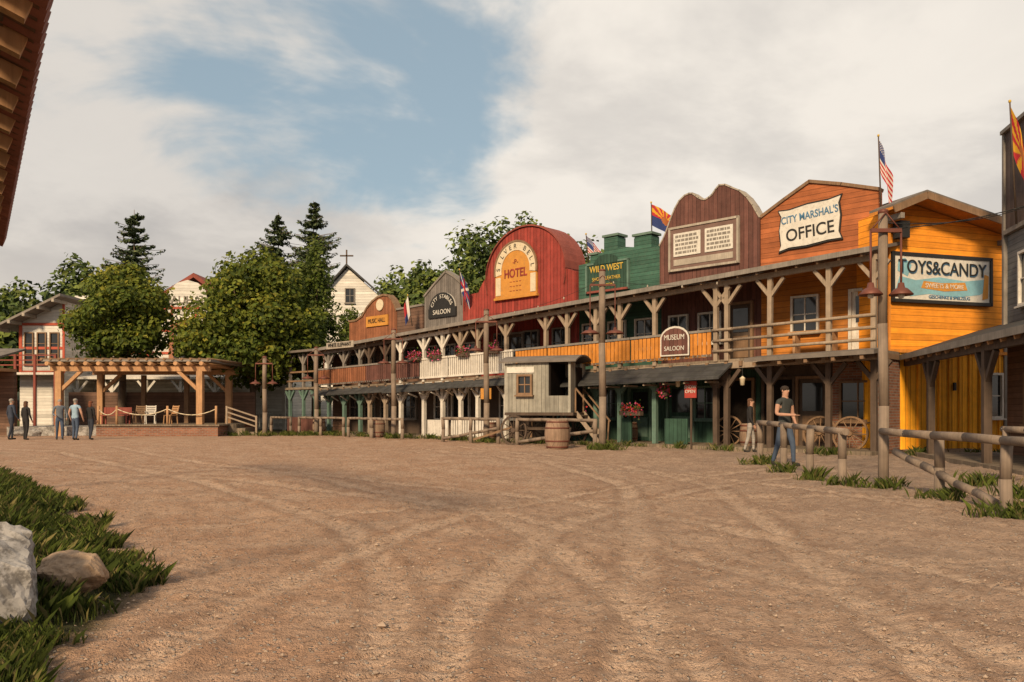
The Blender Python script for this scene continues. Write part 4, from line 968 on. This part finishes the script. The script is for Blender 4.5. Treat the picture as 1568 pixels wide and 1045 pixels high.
# ---------------------------------------------------------------- near roof (top left)
def near_roof():
    root=empty('tiled_porch_roof',(-2.86,4.86,3.8)); d=Vector((-.561,.828,0)); inn=Vector((-.828,-.561,0)); up=Vector((0,0,1))
    P=lambda a,b,c:d*a+inn*b+up*(c+b*.36)
    mb=MB(); a0,a1=-.5,9.35; D=.5; M_soff=mat('roof_planks',(.13,.07,.045),kind='wood',var=.3)
    mb.hexa([P(a0,0,.10),P(a1,0,.10),P(a1,D,.10),P(a0,D,.10),P(a0,0,.13),P(a1,0,.13),P(a1,D,.13),P(a0,D,.13)],M_soff)
    a=a0+.2
    while a<a1: mb.beam(P(a,.06,.02),P(a,D-.02,.02),.09,.14,W_warm); a+=.62
    mb.beam(P(a0,.42,-.12),P(a1,.42,-.12),.08,.12,W_dark)
    mb.beam(P(a0,.2,.085),P(a1,.2,.085),.03,.02,W_dark)
    for a in(0,a1-.4): mb.beam(P(a,.42,-.2),d*a+inn*.42-up*3.9,.09,.09,W_dark)
    mb.obj('rafters',root)
    mb=MB(); M_tile=mat('clay_tiles',(.20,.075,.05),var=.4); a=a0
    while a<a1: mb.cyl(P(a,-.06,.16),P(a,D,.16),.085,.085,M_tile,8); a+=.19
    mb.obj('tiles',root)
near_roof()

# ---------------------------------------------------------------- people
def cm(n,c): return mat(n,c,rough=.85,var=.15,ns=14,bump=.2)
SKIN=cm('skin',(.42,.24,.17)); HAIR=cm('hair_dark',(.03,.02,.015)); SHOE=cm('shoes',(.03,.028,.025))
def person(name,x,y,face,H,top,legs,hair=HAIR,step=.12,arms=((.05,0),(.05,0)),long_sleeve=True,longhair=False,female=False,elbow=(0,0)):
    root=empty(name,(x,y,float(gh(x,y))),face); k=H/1.75; sw=.165 if female else .19
    V=[(0,0,.93),(0,.005,1.08),(0,.01,1.28),(0,.0,1.42),(0,-.01,1.50),(0,-.02,1.60),(0,-.015,1.70)]
    R=[(.155,.115),(.135,.10),(.165,.115),(.12,.085),(.055,.055),(.075,.095),(.07,.085)]
    E=[(0,1),(1,2),(2,3),(3,4),(4,5),(5,6)]
    tag=['t']*4+['n','h','h']
    def addv(p,r,t,par): V.append(p);R.append(r);tag.append(t);E.append((par,len(V)-1)); return len(V)-1
    hands=[]
    for sgn,(fw,ou),eb in((-1,arms[0],elbow[0]),(1,arms[1],elbow[1])):
        a=addv((sgn*sw,0,1.415),(.062,.062),'t',3)
        e=addv((sgn*(sw+.05+ou),-.0+.02-fw*.3,1.13),(.045,.045),'t' if long_sleeve else 's',a)
        f=(sgn*(sw+.055+ou*.8-eb*.12),-fw-.05-eb*.22,.90+eb*.24); w=addv(f,(.029,.029),'t' if long_sleeve else 's',e)
        p=Vector(f)+(Vector(f)-Vector(V[e])).normalized()*.07; addv(tuple(p),(.036,.018),'s',w); hands.append((Vector(f),p,sgn))
    for sgn in(-1,1):
        st=step*sgn
        h=addv((sgn*.085,0,.88),(.095,.098),'l',0); kn=addv((sgn*.095,-.02-st*.6,.49),(.062,.066),'l',h); an=addv((sgn*.10,-st+.04,.10),(.042,.045),'l',kn)
        he=addv((sgn*.10,-st+.05,.045),(.04,.038),'f',an); addv((sgn*.115,-st-.13,.03),(.042,.028),'f',he)
    me=bpy.data.meshes.new('body'); me.from_pydata([Vector(v)*k for v in V],E,[]); o=bpy.data.objects.new('tmpb',me); C.objects.link(o)
    o.modifiers.new('s','SKIN'); 
    for i,(a,b) in enumerate(R):
        me.skin_vertices[0].data[i].radius=(a*k,b*k); me.skin_vertices[0].data[i].use_root=(i==0)
    ss=o.modifiers.new('u','SUBSURF'); ss.levels=2; ss.render_levels=2
    dg=bpy.context.evaluated_depsgraph_get(); m2=bpy.data.meshes.new_from_object(o.evaluated_get(dg)); bpy.data.objects.remove(o)
    m2.materials.clear()
    for mm in(top,legs,SKIN,SHOE,hair): m2.materials.append(mm)
    VV=[Vector(v)*k for v in V]
    for p in m2.polygons:
        c=p.center; best=9;bt='t'
        for a,b in E:
            A_,B_=VV[a],VV[b]; dd=B_-A_; t=max(0,min(1,(c-A_).dot(dd)/dd.length_squared)); di=(c-A_-dd*t).length-.5*(R[a][0]*(1-t)+R[b][0]*t)
            if di<best: best=di; tg=(tag[b] if t>.3 or tag[a]=='l' else tag[a]); bt=tg
        z=c.z/k
        if bt=='t' and z<.93 and abs(c.x)<.16*k: bt='l'
        if bt=='l' and z>.95: bt='t'
        i={'t':0,'l':1,'s':2,'n':2,'h':2,'f':3}[bt]
        if bt=='h' and (z>1.68 or (c.y/k>.01 and z>1.56)): i=4
        p.material_index=i; p.use_smooth=True
    b=bpy.data.objects.new('body',m2); C.objects.link(b); b.parent=root
    mb=MB()
    hc=Vector((0,-.02,1.64))*k
    def ell(c,r,m,n=10):
        pr=[(max(1e-4,math.sin(t)),-math.cos(t)) for t in np.linspace(.01,math.pi-.01,8)]
        vs=[];
        for a_,z_ in pr:
            for i in range(n): t=2*math.pi*i/n; vs.append((c[0]+r[0]*a_*math.cos(t),c[1]+r[1]*a_*math.sin(t),c[2]+r[2]*z_))
        mb.add(vs,[(q*n+i,q*n+(i+1)%n,(q+1)*n+(i+1)%n,(q+1)*n+i) for q in range(7) for i in range(n)],m,True)
    ell(hc+Vector((0,-.085,-.01))*k,(.012*k,.018*k,.022*k),SKIN)
    for s_ in(-1,1):
        ell(hc+Vector((s_*.031,-.073,.015))*k,(.012*k,.008*k,.007*k),M_sign); ell(hc+Vector((s_*.031,-.08,.015))*k,(.005*k,.004*k,.005*k),M_black)
        ell(hc+Vector((s_*.077,.01,0))*k,(.01*k,.018*k,.028*k),SKIN)
    ell(hc+Vector((0,-.078,-.045))*k,(.022*k,.008*k,.006*k),mat('lips',(.35,.12,.10)))
    ell(hc+Vector((0,.02,.045))*k,(.087*k,.10*k,.075*k),hair,14)
    if longhair: ell(hc+Vector((0,.06,-.06))*k,(.085*k,.055*k,.16*k),hair,14)
    for w,p,sgn in hands:
        w=w*k;p=p*k; dr=(p-w).normalized()
        for i,(o_,l) in enumerate(((-.026,.068),(-.009,.078),(.009,.073),(.025,.058))):
            a=p+Vector((0,o_,0))*k; b1=a+dr*l*.5*k; c1=b1+(dr+Vector((-sgn*.5,0,0))).normalized()*l*.5*k; mb.tube([a,b1,c1],[.0095*k,.0085*k,.006*k],SKIN,6)
        a=w+dr*.025*k+Vector((0,-.025,0))*k; mb.tube([a,a+(dr+Vector((0,-.9,0))).normalized()*.035*k,a+(dr+Vector((0,-.5,0))).normalized()*.065*k],[.012*k,.011*k,.008*k],SKIN,6)
    mb.obj('features',root); return root
J=cm('jeans',(.055,.08,.13)); DJ=cm('dark_jeans',(.03,.035,.05)); BK=cm('black_cloth',(.02,.019,.02)); NV=cm('navy_jacket',(.035,.045,.07)); LB_=cm('light_blue_shirt',(.25,.36,.46)); GB=cm('grey_blue_jacket',(.12,.14,.17)); TE=cm('dark_tee',(.04,.045,.045))
STR=mat('striped_cloth',(.30,.28,.26),kind='h',pitch=.06,dark=.1,bump=.1)
GH=cm('hair_grey',(.25,.23,.21))
person('man_in_navy_jacket',-21.75,34.6,2.6,1.78,NV,DJ,GH,.12,arms=((.1,.02),(-.02,.03)))
person('woman_in_black',-21.0,34.4,2.9,1.68,BK,BK,cm('hair_brown',(.10,.05,.03)),.06,female=True,longhair=True)
person('man_in_grey_jacket',-19.65,34.6,.6,1.75,GB,J,GH,.1,arms=((.12,.02),(.05,.04)),elbow=(.6,.2))
person('man_in_blue_shirt',-18.75,34.2,3.0,1.78,LB_,J,GH,.05,long_sleeve=False,arms=((.05,.05),(.05,.05)))
person('woman_with_auburn_hair',-18.25,34.5,2.8,1.68,BK,DJ,cm('hair_auburn',(.14,.05,.025)),.08,female=True,longhair=True)
person('man_in_dark_shirt',6.3,18.4,.5,1.84,TE,J,HAIR,.2,long_sleeve=False,arms=((.12,.03),(-.02,.03)),elbow=(.9,.2))
person('woman_in_striped_skirt',7.3,24.4,1.3,1.66,BK,STR,cm('hair_brown',(.10,.05,.03)),.14,female=True,longhair=True)

# ---------------------------------------------------------------- world, sun, camera
EL=math.radians(30); sd=Vector((-.34,-.94,0)).normalized(); sun_dir=Vector((sd.x*math.cos(EL),sd.y*math.cos(EL),math.sin(EL)))
w=bpy.data.worlds.new('World'); scene.world=w; w.use_nodes=True; nt=w.node_tree;N=nt.nodes;L=nt.links
sky=N.new('ShaderNodeTexSky'); sky.sky_type='NISHITA'; sky.sun_disc=False; sky.sun_elevation=EL; sky.sun_rotation=math.atan2(sd.x,sd.y); sky.dust_density=2.0
tc=N.new('ShaderNodeTexCoord'); sp=N.new('ShaderNodeSeparateXYZ'); L.new(tc.outputs['Generated'],sp.inputs[0])
def M(op,a,b=None,c=None,cl=False):
    n=N.new('ShaderNodeMath'); n.operation=op; n.use_clamp=cl
    for i,v in enumerate((a,b,c)):
        if v is None: continue
        if isinstance(v,(int,float)): n.inputs[i].default_value=v
        else: L.new(v,n.inputs[i])
    return n.outputs[0]
zz=M('ADD',M('MAXIMUM',sp.outputs[2],0),.22); cb=N.new('ShaderNodeCombineXYZ')
L.new(M('DIVIDE',sp.outputs[0],zz),cb.inputs[0]); L.new(M('DIVIDE',sp.outputs[1],zz),cb.inputs[1])
def NZ(scale,det,rough,dist=0,off=(0,0,0)):
    mp=N.new('ShaderNodeMapping'); mp.inputs['Location'].default_value=off; L.new(cb.outputs[0],mp.inputs[0])
    n=N.new('ShaderNodeTexNoise'); n.inputs['Scale'].default_value=scale;n.inputs['Detail'].default_value=det;n.inputs['Roughness'].default_value=rough;n.inputs['Distortion'].default_value=dist
    L.new(mp.outputs[0],n.inputs['Vector']); return n.outputs['Fac']
def MR(v,a,b,lo=0,hi=1):
    n=N.new('ShaderNodeMapRange'); n.interpolation_type='SMOOTHSTEP'
    for k_,x in zip(('From Min','From Max','To Min','To Max'),(a,b,lo,hi)): n.inputs[k_].default_value=x
    L.new(v,n.inputs['Value']); return n.outputs[0]
def MX(f,a,b):
    n=N.new('ShaderNodeMix'); n.data_type='RGBA'; L.new(f,n.inputs['Factor'])
    for k_,x in(('A',a),('B',b)):
        if isinstance(x,tuple): n.inputs[k_].default_value=(*x,1)
        else: L.new(x,n.inputs[k_])
    return n.outputs['Result']
def blob(dv,a,b):
    n=N.new('ShaderNodeVectorMath'); n.operation='DOT_PRODUCT'; L.new(tc.outputs['Generated'],n.inputs[0]); n.inputs[1].default_value=Vector(dv).normalized(); return MR(n.outputs['Value'],a,b)
n1=NZ(1.1,6,.58,.4,(3.1,1.7,0)); n3=NZ(3.0,6,.60,.5,(1,4,0))
cov=M('ADD',n1,.17); cov=M('SUBTRACT',cov,M('MULTIPLY',blob((-.14,1,.44),.935,.998),.19)); cov=M('SUBTRACT',cov,M('MULTIPLY',blob((.24,1,.54),.98,.999),.12))
cov=M('ADD',cov,M('MULTIPLY',blob((.33,1,.28),.93,.99),.20)); cov=M('ADD',cov,M('MULTIPLY',blob((-.62,1,.35),.90,.99),.08)); cov=M('ADD',cov,M('MULTIPLY',M('SUBTRACT',n3,.5),.24))
mask=MR(cov,.43,.60)
n2=NZ(1.5,6,.58,.2,(7,2,0)); bright=MR(n2,.34,.58)
bright=M('ADD',M('MULTIPLY',bright,.55),M('MULTIPLY',blob((.22,1,.28),.84,.99),.50))
bright=M('ADD',bright,M('MULTIPLY',M('SUBTRACT',n3,.5),.3),cl=True)
cc=MX(bright,(5.3,5.05,4.85),(9.6,8.9,8.0))
hz=MR(sp.outputs[2],.0,.26); cc=MX(hz,(7.8,7.0,6.1),cc)
blue=N.new('ShaderNodeVectorMath'); blue.operation='MULTIPLY_ADD'; L.new(sky.outputs[0],blue.inputs[0]); blue.inputs[1].default_value=(.55,.52,.42); blue.inputs[2].default_value=(2.6,3.3,3.8)
col=MX(mask,blue.outputs[0],cc)
bg=N['Background']; L.new(col,bg.inputs['Color']); bg.inputs['Strength'].default_value=.094
sl=bpy.data.lights.new('sun','SUN'); sl.energy=4.9; sl.angle=math.radians(8); sl.color=(1,.75,.47)
so=bpy.data.objects.new('sun',sl); C.objects.link(so); so.rotation_euler=(-sun_dir).to_track_quat('-Z','Y').to_euler()
cam=bpy.data.cameras.new('camera'); cam.lens=28; cam.sensor_width=36; cam.shift_y=.0673; cam.clip_end=5000
co_=bpy.data.objects.new('camera',cam); co_.location=(0,0,1.3); co_.rotation_euler=(math.radians(90),0,0); C.objects.link(co_); scene.camera=co_
